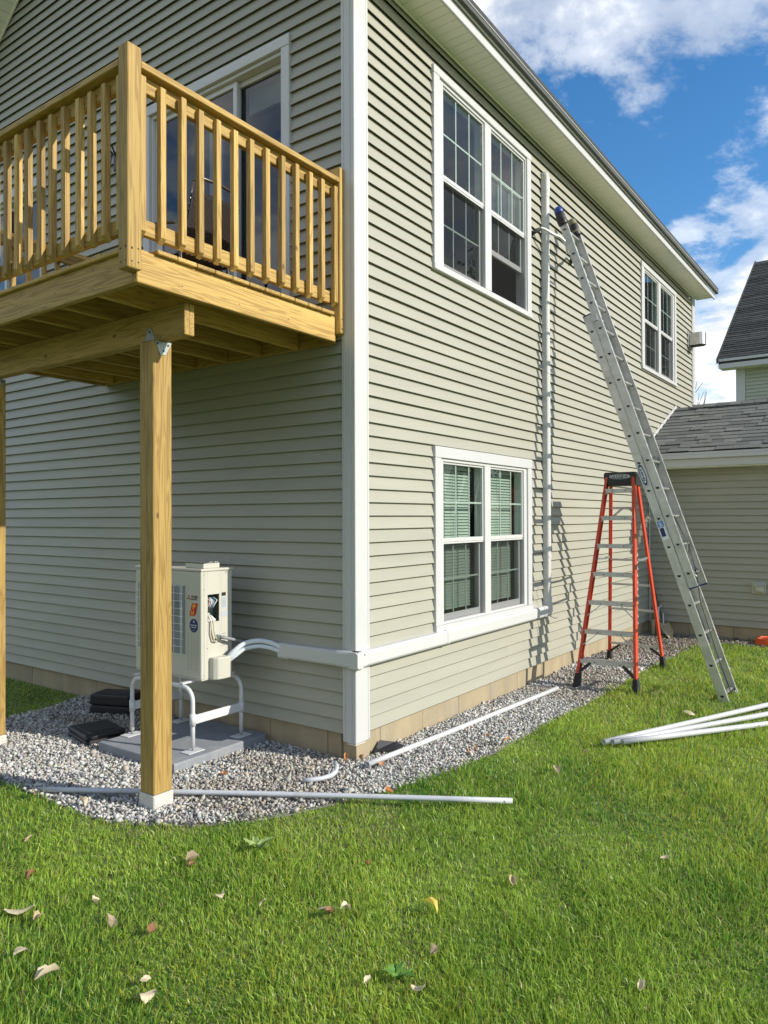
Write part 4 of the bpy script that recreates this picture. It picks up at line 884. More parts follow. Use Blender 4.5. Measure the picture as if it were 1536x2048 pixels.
# wall stand-off: two bent arms with rubber pads
zS = 4.70
for sg in (-1, 1):
    xc = 3.67; xr = XF0 if sg < 0 else XF1
    p0 = Vector(lp(5.02, NF - .045, xr + sg * -.01)); e = Vector((xc + sg * 0.555, -0.045, 4.685))
    path = [p0 + Vector((-sg * .05, 0, -.09)), p0, p0 + Vector((sg * .06, .035, .06)), p0 + Vector((sg * .16, .09, .085)), Vector((e.x - sg * .08, e.y - .06, e.z + .055)), e]
    q = path; sm = []
    for i in range(len(q) - 1):
        a, b, c, d = q[max(i - 1, 0)], q[i], q[i + 1], q[min(i + 2, len(q) - 1)]
        for t in (0, .25, .5, .75): sm.append(.5 * ((2 * b) + (c - a) * t + (2 * a - 5 * b + 4 * c - d) * t * t + (3 * b - a - 3 * c + d) * t ** 3))
    MB().tube(sm + [e], 0.0165, 12).build('standoff_arm', ALU, el)
    MB().tube([e + Vector((-sg * .075, -.05, .048)), e + Vector((-sg * .03, -.02, .02)), e + Vector((sg * .012, .022, -.02))], 0.024, 10).build('rubber_pad', RUBBER, el)
MB().tube([lp(5.02, NF - .05, XF0 - .02), lp(5.02, NF - .05, XF1 + .02)], 0.014, 10).build('standoff_bar', ALU, el)
# padded covers on the rail tops
def mitt(x, m1, m2, h):
    c = lp(5.30, NF, x); u = Vector(lp(5.30 + h, NF, x))
    mb = MB(); mb.tube([lp(5.235, NF, x), lp(5.25, NF, x), lp(5.36, NF, x), lp(5.38, NF, x)], [0.046, 0.054, 0.052, 0.046], 10); a = mb.build('rail_cover', m1, el)
    mb = MB(); mb.tube([lp(5.38, NF, x), lp(5.385, NF, x), lp(5.43, NF, x), lp(5.455, NF, x), lp(5.462, NF, x)], [0.044, 0.050, 0.049, 0.036, 0.012], 10); mb.build('rail_cover_top', m2, a)
    MB().tube([lp(5.275, NF, x), lp(5.30, NF, x)], 0.0555, 10).build('rail_cover_strap', m2 if m2 is TAN else BLACK, a)
mitt(XF0 + .015, BLACK, BLUEC, .2); mitt(XF1 - .015, BLACK, TAN, .2)

# ================================================================== STEPLADDER
sl = thing('stepladder', 'orange-red fibreglass stepladder with aluminium steps and black cap', 'ladder', (4.0, -0.72, GZ))
def lerp(a, b, t): return Vector(a) * (1 - t) + Vector(b) * t
FL, FR = Vector((3.262, -0.448, -0.205)), Vector((3.300, -1.062, -0.205)); BLf, BRf = Vector((4.850, -0.268, -0.205)), Vector((4.800, -0.935, -0.205))
TFL, TFR = Vector((3.872, -0.585, 2.02)), Vector((3.872, -0.880, 2.02)); TBL, TBR = Vector((4.020, -0.575, 2.00)), Vector((4.020, -0.868, 2.00))
def u_rail(a, b, dep, wd, inw, name):
    """channel rail from a to b: web outside, flanges pointing to 'inw'"""
    a = Vector(a); b = Vector(b); d = (b - a).normalized(); inw = Vector(inw); inw = (inw - d * inw.dot(d)).normalized(); f = d.cross(inw)
    t = 0.006; pr = [(0, -dep / 2), (wd, -dep / 2), (wd, -dep / 2 + t), (t, -dep / 2 + t), (t, dep / 2 - t), (wd, dep / 2 - t), (wd, dep / 2), (0, dep / 2)]
    n = len(pr); pts = [p + inw * (u - wd / 2) + f * v for p in (a, b) for u, v in pr]
    return MB().poly(pts, [tuple(range(n))[::-1], tuple(range(n, 2 * n))] + [(i, (i + 1) % n, n + (i + 1) % n, n + i) for i in range(n)]).build(name, FIBRE, sl, 0.002)
rails = [(FL, TFL, (0, -1, 0), .078, .030), (FR, TFR, (0, 1, 0), .078, .030), (BLf, TBL, (0, -1, 0), .060, .026), (BRf, TBR, (0, 1, 0), .060, .026)]
for a, b, inw, dep, wd in rails:
    a2 = lerp(a, b, 0.035); r = u_rail(a2, b, dep, wd, inw, 'rail')
    bt = MB(); d = (Vector(b) - Vector(a)).normalized()
    c0, c1 = Vector(a), lerp(a, b, 0.06)
    def ring(c, hx, hy, z=None): return [(c.x - hx, c.y - hy, z if z is not None else c.z), (c.x + hx, c.y - hy, z if z is not None else c.z), (c.x + hx, c.y + hy, z if z is not None else c.z), (c.x - hx, c.y + hy, z if z is not None else c.z)]
    bt.poly(ring(c0, dep * .72, .032, -0.226) + ring(c1, dep * .56, .021), [(0, 3, 2, 1), (4, 5, 6, 7), (0, 1, 5, 4), (1, 2, 6, 5), (2, 3, 7, 6), (3, 0, 4, 7)]); bt.build('boot', RUBBER, r, 0.004)
H = 2.23
for k in range(7):
    t = (0.305 * k + 0.278) / H
    a, b = lerp(FL, TFL, t), lerp(FR, TFR, t); dd = (b - a).normalized()
    a2, b2 = a + dd * .004, b - dd * .004
    stp = MB()
    # tread with a turned-down front lip
    for p, q in ((-.040, .040),): stp.poly([a2 + Vector((p, 0, .0)), b2 + Vector((p, 0, .0)), b2 + Vector((q, 0, .0)), a2 + Vector((q, 0, .0)), a2 + Vector((p, 0, -.004)), b2 + Vector((p, 0, -.004)), b2 + Vector((q, 0, -.004)), a2 + Vector((q, 0, -.004))], [(0, 1, 2, 3), (7, 6, 5, 4), (0, 4, 5, 1), (1, 5, 6, 2), (2, 6, 7, 3), (3, 7, 4, 0)])
    for p in (-.043, .040): stp.poly([a2 + Vector((p, 0, .002)), b2 + Vector((p, 0, .002)), b2 + Vector((p, 0, -.042)), a2 + Vector((p, 0, -.042)), a2 + Vector((p + .003, 0, .002)), b2 + Vector((p + .003, 0, .002)), b2 + Vector((p + .003, 0, -.042)), a2 + Vector((p + .003, 0, -.042))], [(0, 1, 2, 3), (7, 6, 5, 4), (0, 4, 5, 1), (1, 5, 6, 2), (2, 6, 7, 3), (3, 7, 4, 0)])
    for g in range(5): pass
    so = stp.build('step', ALU2, sl)
    rv = MB()
    for q in (.28, .75): c = lerp(a2, b2, q); rv.tube([c + Vector((-.047, 0, -.020)), c + Vector((-.042, 0, -.020))], 0.006, 8)
    rv.build('rivet', INK, so)
    # knee braces under the step
    ln_ = 0.16 if k in (1, 2) else 0.055
    bm_ = BLACK if k == 0 else ALU2
    for e0, e1, rr_a, rr_b in ((a2, b2, FL, TFL), (b2, a2, FR, TFR)):
        dirn = (e1 - e0).normalized(); tt = t - (0.085 if k == 0 else (0.075 if k in (1, 2) else 0.03))
        lowp = lerp(rr_a, rr_b, max(tt, .06)) + Vector((-.028, 0, 0)); top = e0 + dirn * (ln_ if k else .13) + Vector((-.028, 0, -.018))
        br = MB().beam(lowp, top, 0.030 if k == 0 else .007, 0.016 if k else .022, ref=(1, 0, 0)); br.build('brace', bm_, so)
for k, t in enumerate((0.107, 0.31, 0.45, 0.585, 0.86)):
    a, b = lerp(BLf, TBL, t), lerp(BRf, TBR, t); MB().beam(a, b, 0.035, 0.024).build('rear_bar', ALU2, sl)
    if k in (0, 4):
        for e0, e1, ra, rb in ((a, b, BLf, TBL), (b, a, BRf, TBR)):
            dirn = (e1 - e0).normalized(); MB().beam(lerp(ra, rb, t - .055), e0 + dirn * .13 + Vector((0, 0, -.012)), .022, .016, ref=(1, 0, 0)).build('brace', BLACK if k == 0 else ALU2, sl)
for f0, f1, b0, b1 in ((FL, TFL, BLf, TBL), (FR, TFR, BRf, TBR)):
    a, b = lerp(f0, f1, .60), lerp(b0, b1, .60); mid = (a + b) / 2 + Vector((0, 0, -.012)); MB().beam(a, mid, .005, .024).build('spreader', GALV, sl); MB().beam(mid, b, .005, .024).build('spreader', GALV, sl)
cap = MB()
cap.prism([(-.565, 1.935), (-.905, 1.935), (-.912, 2.060), (-.900, 2.085), (-.565, 2.085), (-.553, 2.060)], 3.835, 4.075, lambda a, p, q: (a, p, q))
cap.build('cap', BLACK, sl, 0.006, 2)
# arch cut look: lighter maker's mark on the cap front
text_mesh('WERNER', 0.046, frame4((3.8335, -.735, 2.035), (0, -1, 0), (0, 0, 1)), PAPER, 'cap_lettering', sl, 0.0004, squash=1.2)
lens = [(3.8340, -.735 + .118 * math.cos(t), 2.035 + .028 * math.sin(t)) for t in [2 * math.pi * k / 28 for k in range(28)]]
lin = [(3.8340, -.735 + .110 * math.cos(t), 2.035 + .022 * math.sin(t)) for t in [2 * math.pi * k / 28 for k in range(28)]]
rg = MB(); rg.poly(lens + lin, [(k, (k + 1) % 28, 28 + (k + 1) % 28, 28 + k) for k in range(28)]); rg.build('cap_ring', GREYL, sl)

# ================================================================== PIPES
def pipe(name, label, pts, r, m, group=None, hollow=0.82, n=14):
    mb = MB().tube(pts, r, n, hollow=hollow); o = mb.build(name, m); o['label'] = label; o['category'] = 'pipe'
    if group: o['group'] = group
    return o
def span(a, b, sag=0.0, n=8): return [lerp(a, b, k / n) + Vector((0, 0, -sag * math.sin(math.pi * k / n))) for k in range(n + 1)]
pipe('plastic_pipe', 'long pale plastic pipe lying past the foot of the timber post onto grass', span((-1.690, 1.262, -0.180), (-0.145, -1.345, -0.163), -.006), 0.0165, PVC_G)
pipe('plastic_pipe', 'white plastic pipe lying on the gravel along the long wall', span((-0.090, -0.182, -0.178), (2.915, -0.375, -0.178), .004), 0.0205, PVC)
gp = 'white pipes lying side by side on the lawn'
for a, b, lb_ in (((1.335, -1.405, -.160), (4.30, -2.675, -.160), 'white plastic pipe on the lawn, the one of three lying closest to the ladder foot'), ((1.375, -1.462, -.160), (4.15, -2.93, -.160), 'white plastic pipe on the lawn between two others fanning out beside it'), ((1.425, -1.520, -.160), (4.0, -3.295, -.160), 'white plastic pipe on the lawn, of three the one farthest from the ladder foot')):
    pipe('plastic_pipe', lb_, span(a, b, .004), 0.0225, PVC, gp)
el_pts = [(-0.585, -0.003, -.185), (-0.54, -0.055, -.183), (-0.485, -0.095, -.181), (-0.42, -0.115, -.178), (-0.355, -0.105, -.172), (-0.305, -0.075, -.160), (-0.275, -0.035, -.142)]
pipe('pipe_bend', 'short curved grey pipe offcut lying on gravel near the house corner', el_pts, 0.0165, PVC_G)

# ================================================================== TOOL CASES
def case(name, label, c, w_, d_, h_, rz_):
    e = thing(name, label, 'tool case', (c[0], c[1], GZ)); R_ = Matrix.Translation((c[0], c[1], GZ)) @ Matrix.Rotation(rz_, 4, 'Z')
    P = lambda x, y, z: tuple(R_ @ Vector((x, y, z)))
    MB().box(-w_ / 2, w_ / 2, -d_ / 2, d_ / 2, -.005, h_ * .47, P).build('case_base', BLACK, e, 0.018, 3)
    MB().box(-w_ / 2, w_ / 2, -d_ / 2, d_ / 2, h_ * .49, h_, P).build('case_lid', BLACK, e, 0.020, 3)
    MB().box(-w_ / 2 + .06, w_ / 2 - .06, -d_ / 2 + .05, d_ / 2 - .05, h_ - .001, h_ + .004, P).build('lid_panel', BLACK, e, 0.003)
    for x in (-w_ * .28, w_ * .28): MB().box(x - .02, x + .02, -d_ / 2 - .008, -d_ / 2 + .004, h_ * .30, h_ * .72, P).build('latch', RUBBER, e, 0.003)
    MB().tube([P(-.06, -d_ / 2, h_ * .4), P(-.06, -d_ / 2 - .025, h_ * .4), P(.06, -d_ / 2 - .025, h_ * .4), P(.06, -d_ / 2, h_ * .4)], 0.009, 8).build('handle', RUBBER, e)
case('tool_case', 'flat black plastic tool case lying on gravel beside the equipment pad', (-0.755, 2.115), 0.40, 0.33, 0.085, math.radians(78))
case('tool_case', 'deep black plastic tool case on gravel against the foundation behind the stand', (-0.195, 2.66), 0.40, 0.25, 0.19, math.radians(112))

# ================================================================== SMALL THINGS ON THE WALLS AND GROUND
ob = thing('outdoor_outlet', 'tan weatherproof outlet box on the wing wall above the hose', 'outlet', (XW - .03, -1.57, .55))
bx('mounting_block', BOXTAN, ob, XW - .045, XW - .017, -1.66, -1.475, .475, .645, 0.006); bx('cover', BOXTAN, ob, XW - .115, XW - .046, -1.64, -1.53, .505, .615, 0.018, 3); MB().prism([(XW - .13, .60), (XW - .046, .645), (XW - .046, .62), (XW - .125, .590)], -1.65, -1.52, lambda a, p, q: (p, a, q)).build('hood', BOXTAN, ob)
ev = thing('exhaust_vent', 'stainless exhaust hood on the wall by the far house corner', 'vent', (10.15, -.02, 4.87))
bx('back_plate', STEEL, ev, 9.98, 10.30, -.045, -.019, 4.72, 5.02, 0.003)
MB().prism([(10.02, -.046), (10.02, -.22), (10.04, -.27), (10.08, -.30), (10.14, -.31), (10.20, -.30), (10.24, -.27), (10.26, -.22), (10.26, -.046)], 4.76, 4.985, lambda a, p, q: (p, q, a)).build('hood', STEEL, ev, 0.004)
bx('throat', DARK, ev, 10.05, 10.23, -.26, -.06, 4.752, 4.7595, 0)
# orange coil of hose
hc = []
for k in range(140):
    t = k / 139 * 2 * math.pi * 4.2; r = 0.235 - 0.004 * math.sin(t * .7) - .012 * (k // 34); hc.append((7.20 + r * math.cos(t) * .78, -1.78 + r * math.sin(t), -0.195 + 0.019 * (k / 34)))
tag(MB().tube(hc, 0.0115, 8).build('hose_coil', HOSE), 'orange hose coil lying on gravel below the outdoor outlet', 'hose')
sv = thing('shovel', 'long-handled shovel with pale blade leaning in the wing corner', 'shovel', (7.0, -.42, GZ))
MB().tube([(7.375, -.055, .82), (7.37, -.085, .62), (7.33, -.215, .14), (7.30, -.262, .01), (7.27, -.275, -.045), (7.235, -.300, -.07)], 0.0145, 8).build('shaft', SHAFT, sv)
bl = MB(); nb_ = 6; rows = []
for i in range(nb_ + 1):
    t = i / nb_; c = Vector((7.26, -.285, -.04)).lerp(Vector((6.93, -.47, -.205)), t); wdt = .075 * (1 - .55 * max(0, t - .65) / .35 * (t > .65)); u = Vector((.42, -.9, 0)).normalized() * -1
    rows.append([c + u * (wdt * q) + Vector((0, 0, .03 * abs(q) ** 2)) for q in (-1, -.5, 0, .5, 1)])
for i in range(nb_):
    for j in range(4): bl.poly([rows[i][j], rows[i][j + 1], rows[i + 1][j + 1], rows[i + 1][j]])
bl.build('blade', SPADE, sv)
tag(MB().tube([(6.50, -.50, -.182), (6.42, -.58, -.184)], 0.030, 12, hollow=.85).build('metal_can', GALV), 'dented silver can lying on the gravel near the shovel', 'can')
ut = thing('stake_bundle', 'weathered board and pipe stubs standing in the wing corner', 'stakes', (7.25, -.14, GZ))
bx('board', mat('weathered_board', (.20, .155, .10), .9, var=.4, vscale=14), ut, 7.22, 7.245, -.19, -.11, GRND - .03, .20, 0.003); bx('board', mat('pale_board', (.42, .36, .25), .9, var=.2, vscale=14), ut, 7.185, 7.205, -.175, -.125, GRND - .03, .02, 0.003)
MB().tube([(7.17, -.235, GRND - .03), (7.17, -.235, .21), (7.22, -.25, .235), (7.30, -.25, .235)], 0.013, 8).build('pipe_stub', PVC_G, ut); MB().tube([(7.27, -.28, GRND - .03), (7.27, -.275, .12)], 0.013, 8).build('pipe_stub', PVC, ut)
sb = MB(); sb.poly([(.22, -.02, -.19), (.30, -.005, -.13), (.40, -.08, -.155), (.46, -.13, -.19), (.34, -.15, -.195)], [(0, 1, 2), (2, 3, 4), (0, 2, 4)]); sb.poly([(.20, -.02, -.198), (.22, -.03, -.16), (.25, -.06, -.198)])
tag(sb.build('scrap_piece', BLACK), 'crumpled black plastic scrap against the foundation by the corner', 'scrap')

# ================================================================== GRAVEL STONES, GRASS, LEAVES, TREES
rng = np.random.default_rng(5)
bp = np.array(BED)
def in_poly(x, y, poly):
    c = np.zeros(x.shape, bool); n = len(poly); j = n - 1
    for i in range(n):
        xi, yi = poly[i]; xj, yj = poly[j]
        c ^= ((yi > y) != (yj > y)) & (x < (xj - xi) * (y - yi) / (yj - yi + 1e-12) + xi); j = i
    return c
def edge_dist(x, y, line):
    d = np.full(x.shape, 1e9)
    for (x0, y0), (x1, y1) in zip(line[:-1], line[1:]):
        vx, vy = x1 - x0, y1 - y0; t = np.clip(((x - x0) * vx + (y - y0) * vy) / (vx * vx + vy * vy), 0, 1)
        d = np.minimum(d, np.hypot(x - x0 - t * vx, y - y0 - t * vy))
    return d
def fast_mesh(name, verts, tris, cols, m, smooth=False):
    me = bpy.data.meshes.new(name); nv, nf = len(verts), len(tris)
    me.vertices.add(nv); me.vertices.foreach_set('co', verts.astype(np.float32).ravel())
    me.loops.add(nf * 3); me.loops.foreach_set('vertex_index', tris.astype(np.int32).ravel())
    me.polygons.add(nf); me.polygons.foreach_set('loop_start', np.arange(0, nf * 3, 3, dtype=np.int32)); me.polygons.foreach_set('loop_total', np.full(nf, 3, np.int32))
    if smooth: me.polygons.foreach_set('use_smooth', np.ones(nf, bool))
    me.update(calc_edges=True)
    ca = me.color_attributes.new('Col', 'FLOAT_COLOR', 'POINT'); ca.data.foreach_set('color', np.c_[cols, np.ones(nv)].astype(np.float32).ravel())
    return finish(name, me, m)
def lownoise(x, y, sc, seed):
    r = np.random.default_rng(seed); v = np.zeros_like(x)
    for k in range(7):
        a = r.uniform(0, 2 * np.pi); f = sc * r.uniform(.5, 1.8); v += np.sin((x * np.cos(a) + y * np.sin(a)) * f + r.uniform(0, 6.28))
    return v / 7 ** .5

# --- gravel
ico = bmesh.new(); bmesh.ops.create_icosphere(ico, subdivisions=1, radius=1.0)
iv = np.array([v.co[:] for v in ico.verts]); it = np.array([[v.index for v in f.verts] for f in ico.faces]); ico.free()
sp_ = 0.0180
gx_, gy_ = np.meshgrid(np.arange(-1.85, 7.48, sp_), np.arange(-6.0, 3.6, sp_)); gx_ = gx_.ravel(); gy_ = gy_.ravel()
gx_ = gx_ + rng.uniform(-.6, .6, gx_.shape) * sp_; gy_ = gy_ + rng.uniform(-.6, .6, gy_.shape) * sp_
ok = in_poly(gx_, gy_, BED) & ~((gx_ > 0.0) & (gy_ > 0.0)) & (gy_ > -3.2) & (gx_ < XW)
ok &= ~((gx_ > -0.93) & (gx_ < -0.07) & (gy_ > .90) & (gy_ < 1.76))
ok &= (gx_ < 4.2) | (rng.random(gx_.shape) < 0.62)
gx_, gy_ = gx_[ok], gy_[ok]
ed = edge_dist(gx_, gy_, BORDER); keep_ = (ed > .03) | (rng.random(ed.shape) < .6); gx_, gy_ = gx_[keep_], gy_[keep_]
n = len(gx_); print('stones', n)
rad = rng.lognormal(np.log(0.0099), .28, n) * np.where(gx_ > 4.2, 1.25, 1.0); rad = np.clip(rad, .006, .026)
sc3 = np.stack([rng.uniform(.8, 1.35, n), rng.uniform(.7, 1.1, n), rng.uniform(.5, .85, n)], 1) * rad[:, None]
q = rng.normal(size=(n, 4)); q[:, 1:3] *= .45; q /= np.linalg.norm(q, axis=1)[:, None]
w_, x_, y_, z_ = q.T
Rm = np.stack([np.stack([1 - 2 * (y_ ** 2 + z_ ** 2), 2 * (x_ * y_ - z_ * w_), 2 * (x_ * z_ + y_ * w_)], 1), np.stack([2 * (x_ * y_ + z_ * w_), 1 - 2 * (x_ ** 2 + z_ ** 2), 2 * (y_ * z_ - x_ * w_)], 1), np.stack([2 * (x_ * z_ - y_ * w_), 2 * (y_ * z_ + x_ * w_), 1 - 2 * (x_ ** 2 + y_ ** 2)], 1)], 1)
base = iv[None] * (1 + rng.uniform(-.36, .34, (n, len(iv), 1)))
V = np.einsum('nij,nvj->nvi', Rm, base * sc3[:, None, :])
pz = GRND + .006 + rad * .55 + rng.uniform(0, .012, n) + .006 * lownoise(gx_, gy_, 3.0, 3)
V += np.stack([gx_, gy_, pz], 1)[:, None]
small = rng.random(n) < .22; V[small] = (V[small] - np.stack([gx_, gy_, pz], 1)[small][:, None]) * .55 + np.stack([gx_, gy_, pz], 1)[small][:, None]
tone = rng.choice(4, n, p=[.48, .33, .10, .09])
pal = np.array([[.54, .53, .49], [.38, .37, .35], [.17, .17, .165], [.46, .40, .31]])
colr = pal[tone] * rng.uniform(.78, 1.22, (n, 1)) * (1 + rng.uniform(-.04, .04, (n, 3)))
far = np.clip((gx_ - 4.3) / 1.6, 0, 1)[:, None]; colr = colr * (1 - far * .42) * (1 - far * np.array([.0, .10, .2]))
mud = np.clip(.5 * lownoise(gx_, gy_, 2.2, 51) + .35 * lownoise(gx_, gy_, 8.0, 52) - .15, 0, .55)[:, None]; colr = colr * (1 - mud * np.array([.38, .45, .55]))
colr = np.clip(colr, .02, .75)
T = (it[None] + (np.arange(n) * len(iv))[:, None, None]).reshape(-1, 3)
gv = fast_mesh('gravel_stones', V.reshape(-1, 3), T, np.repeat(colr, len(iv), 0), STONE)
gv['kind'] = 'stuff'; tag(gv, 'grey crushed-stone gravel strip along the house walls', 'gravel')

# --- grass
CAMXY = np.array([-4.3032, -3.362])
def make_blades(n, r0, r1, az0, az1, seed):
    r_ = np.random.default_rng(seed)
    u = r_.random(n); p = 0.42
    r = (r0 ** p + u * (r1 ** p - r0 ** p)) ** (1 / p); a = np.radians(r_.uniform(az0, az1, n))
    x = CAMXY[0] + r * np.cos(a); y = CAMXY[1] + r * np.sin(a)
    ok = ~((x > -0.02) & (y > -0.02)) & ~((x > XW - .5) & (y > -2.1))
    inb = in_poly(x, y, BED); e = edge_dist(x, y, BORDER)
    ok &= (~inb & (e > -.01 + .02 * lownoise(x, y, 14.0, 36))) | (inb & (e < .030 + .035 * lownoise(x, y, 9.0, 37)) & (r_.random(n) < .5)) | (inb & (r_.random(n) < .0025) & (x < 3))
    ok &= ~((np.abs(x + 1.372) < .08) & (np.abs(y - .518) < .08))
    x, y, r, e = x[ok], y[ok], r[ok], e[ok]; n = len(x)
    lum = lownoise(x, y, 2.2, 21) + .7 * lownoise(x, y, 6.5, 22); hgt = lownoise(x, y, 4.0, 23)
    L_ = (0.047 + .015 * hgt + .008 * lownoise(x, y, 11.0, 27)) * r_.uniform(.55, 1.35, n) * np.where(e < .12, .85, 1.0); L_ = np.clip(L_, .02, .105)
    L_ *= np.where((y > 3.0), .6, 1.0) * np.clip(1 + .22 * lownoise(x, y, 1.4, 35), .55, 1.5) * np.where(r_.random(n) < .04, 1.5, 1.0)
    wd = (0.0017 + .00028 * r) * r_.uniform(.7, 1.35, n)
    la = r_.uniform(0, 2 * np.pi, n) * .8 + (1.8 * lownoise(x, y, 3.0, 24) + .8 * lownoise(x, y, 9.0, 25)) + 1.0
    lean = np.abs(r_.normal(.60, .45, n)) + .05; lean = np.clip(lean, .03, 1.45)
    dx_, dy_ = np.cos(la), np.sin(la); fa = r_.uniform(0, 2 * np.pi, n); sx_, sy_ = np.cos(fa) * wd, np.sin(fa) * wd
    z0 = GRND + .002
    m1, m2 = .45, 1.0
    h1 = L_ * m1 * np.cos(lean * .45); o1 = L_ * m1 * np.sin(lean * .45)
    h2 = h1 + L_ * .55 * np.cos(np.clip(lean * 1.25, 0, 1.9)); o2 = o1 + L_ * .55 * np.sin(np.clip(lean * 1.25, 0, 1.9))
    h2 = np.maximum(h2, .006)
    V = np.zeros((n, 5, 3))
    V[:, 0] = np.stack([x - sx_, y - sy_, np.full(n, z0)], 1); V[:, 1] = np.stack([x + sx_, y + sy_, np.full(n, z0)], 1)
    V[:, 2] = np.stack([x + dx_ * o1 - sx_ * .8, y + dy_ * o1 - sy_ * .8, z0 + h1], 1); V[:, 3] = np.stack([x + dx_ * o1 + sx_ * .8, y + dy_ * o1 + sy_ * .8, z0 + h1], 1)
    V[:, 4] = np.stack([x + dx_ * o2, y + dy_ * o2, z0 + h2], 1)
    t = np.array([[0, 1, 3], [0, 3, 2], [2, 3, 4]])
    T = (t[None] + (np.arange(n) * 5)[:, None, None]).reshape(-1, 3)
    k = np.clip(.60 + .10 * lownoise(x, y, .9, 28) + .24 * lum + r_.normal(0, .27, n), 0, 1)[:, None]
    c = (1 - k) * np.array([.075, .225, .028]) + k * np.array([.41, .56, .085])
    pat = lownoise(x, y, 1.7, 29) + .6 * lownoise(x, y, 5.0, 30); dry = r_.random(n) < (.05 + .20 * np.clip(pat - .5, 0, 1)); c[dry] = np.array([.46, .42, .20]) * r_.uniform(.6, 1.1, (dry.sum(), 1))
    yel = r_.random(n) < (.06 + .22 * np.clip(lownoise(x, y, 1.1, 34) + .25 * (x + 1), 0, 1.2)); c[yel] = np.array([.44, .48, .07])
    c *= r_.uniform(.8, 1.2, (n, 1))
    return V.reshape(-1, 3), T, np.repeat(c, 5, 0)
V1, T1, C1 = make_blades(450000, 1.9, 14.0, -4, 73, 31)
for (nb__, a0_, a1_, sd_) in ((95000, -48, -4, 32), (95000, 73, 118, 33)):
    V2, T2, C2 = make_blades(nb__, 1.6, 15.0, a0_, a1_, sd_); T1 = np.concatenate([T1, T2 + len(V1)]); V1 = np.concatenate([V1, V2]); C1 = np.concatenate([C1, C2])
print('grass verts', len(V1))
gs = fast_mesh('lawn_grass', V1, T1, C1, GRASS); gs['kind'] = 'stuff'; tag(gs, 'bright green tufty lawn grass in front of the gravel', 'grass')

# --- fallen leaves
def leaf_mesh(name, ln, wd, curl, fold, seed, c0, c1):
    r_ = np.random.default_rng(seed); rows = 7; V = []; Cc = []
    for i in range(rows + 1):
        t = i / rows; w = wd * (math.sin(math.pi * min(1, t * .96 + .02)) ** .8) * (1 + .12 * math.sin(t * 17 + seed)) + .0006
        ang = curl * (t - .3)
        cx = ln * (math.sin(ang) / curl if abs(curl) > .01 else t - .3); cz = ln * ((1 - math.cos(ang)) / curl if abs(curl) > .01 else 0)
        for s in (-1, -.5, 0, .5, 1):
            V.append((cx, w * s, cz + fold * abs(s) ** 1.5 * w + .004 * math.sin(5 * t + 3 * s + seed)))
            k = r_.uniform(0, 1) * .7 + .3 * (abs(s) > .2); Cc.append(np.array(c0) * (1 - k) + np.array(c1) * k)
    T = []
    for i in range(rows):
        for j in range(4):
            a = i * 5 + j; T += [(a, a + 1, a + 6), (a, a + 6, a + 5)]
    V = np.array(V); V[:, 2] -= V[:, 2].min()
    return V, np.array(T), np.array(Cc)
PALE = ((.62, .50, .33), (.74, .63, .45)); TANL = ((.45, .33, .19), (.56, .44, .28)); BRN = ((.20, .09, .04), (.36, .20, .10)); ORG = ((.52, .20, .06), (.66, .32, .12)); YEL = ((.62, .46, .06), (.70, .56, .14))
leaf_list = [(-2.58, -.05, .15, PALE, 'g'), (-2.73, -.64, .12, PALE, 'g'), (-2.74, -.42, .10, PALE, 'g'), (-2.37, -.51, .10, TANL, 'g'), (-2.32, -.69, .085, BRN, 'g'), (-2.58, -1.04, .10, PALE, 'g'), (-2.54, -.95, .05, PALE, 'g'), (-2.3, -.27, .075, PALE, 'g'), (-2.55, -.19, .06, TANL, 'g'), (-1.79, -.31, .09, TANL, 'g'), (-1.82, -.36, .07, BRN, 'g'), (-1.93, -.71, .075, PALE, 'g'), (-1.86, -.92, .05, PALE, 'g'), (-1.76, -1.19, .085, PALE, 'g'), (-1.72, -1.27, .085, PALE, 'g'), (-1.745, -1.225, .07, BRN, 'g'), (-2.05, -1.65, .055, PALE, 'g'), (-1.47, -1.56, .10, YEL, 'g'), (-1.98, -1.83, .085, PALE, 'g'), (-1.04, -1.78, .075, TANL, 'g'), (-1.49, -2.52, .07, PALE, 'g'), (-.35, -2.3, .07, PALE, 'g'), (-1.74, -1.77, .08, TANL, 'g'), (.55, -1.36, .10, TANL, 'g'), (1.07, -1.38, .08, TANL, 'g'), (-2.15, .62, .08, TANL, 'g'), (-2.35, .19, .07, BRN, 'g'), (-1.42, -.64, .07, BRN, 'g'), (-1.29, -1.09, .06, BRN, 'g'), (3.27, -1.24, .12, PALE, 'g'), (3.44, -1.19, .10, TANL, 'g'), (2.66, -1.71, .13, PALE, 'g'),
    (-.79, .53, .075, ORG, 's'), (-.4, -.60, .09, ORG, 's'), (-.36, .14, .08, PALE, 's'), (-.07, .03, .08, ORG, 's'), (.035, -.03, .09, BRN, 's'), (1.07, -.52, .09, ORG, 's'), (.69, -.62, .08, ORG, 's'), (.6, -.63, .07, ORG, 's'), (-1.77, 1.22, .09, TANL, 'g'), (-1.69, .84, .10, PALE, 's'), (.01, -.24, .07, ORG, 's'), (1.03, -.72, .08, ORG, 's')]
KIND = {id(PALE): 'pale dried', id(TANL): 'tan dried', id(BRN): 'dark brown dried', id(ORG): 'orange-brown', id(YEL): 'yellow'}
rl = random.Random(77)
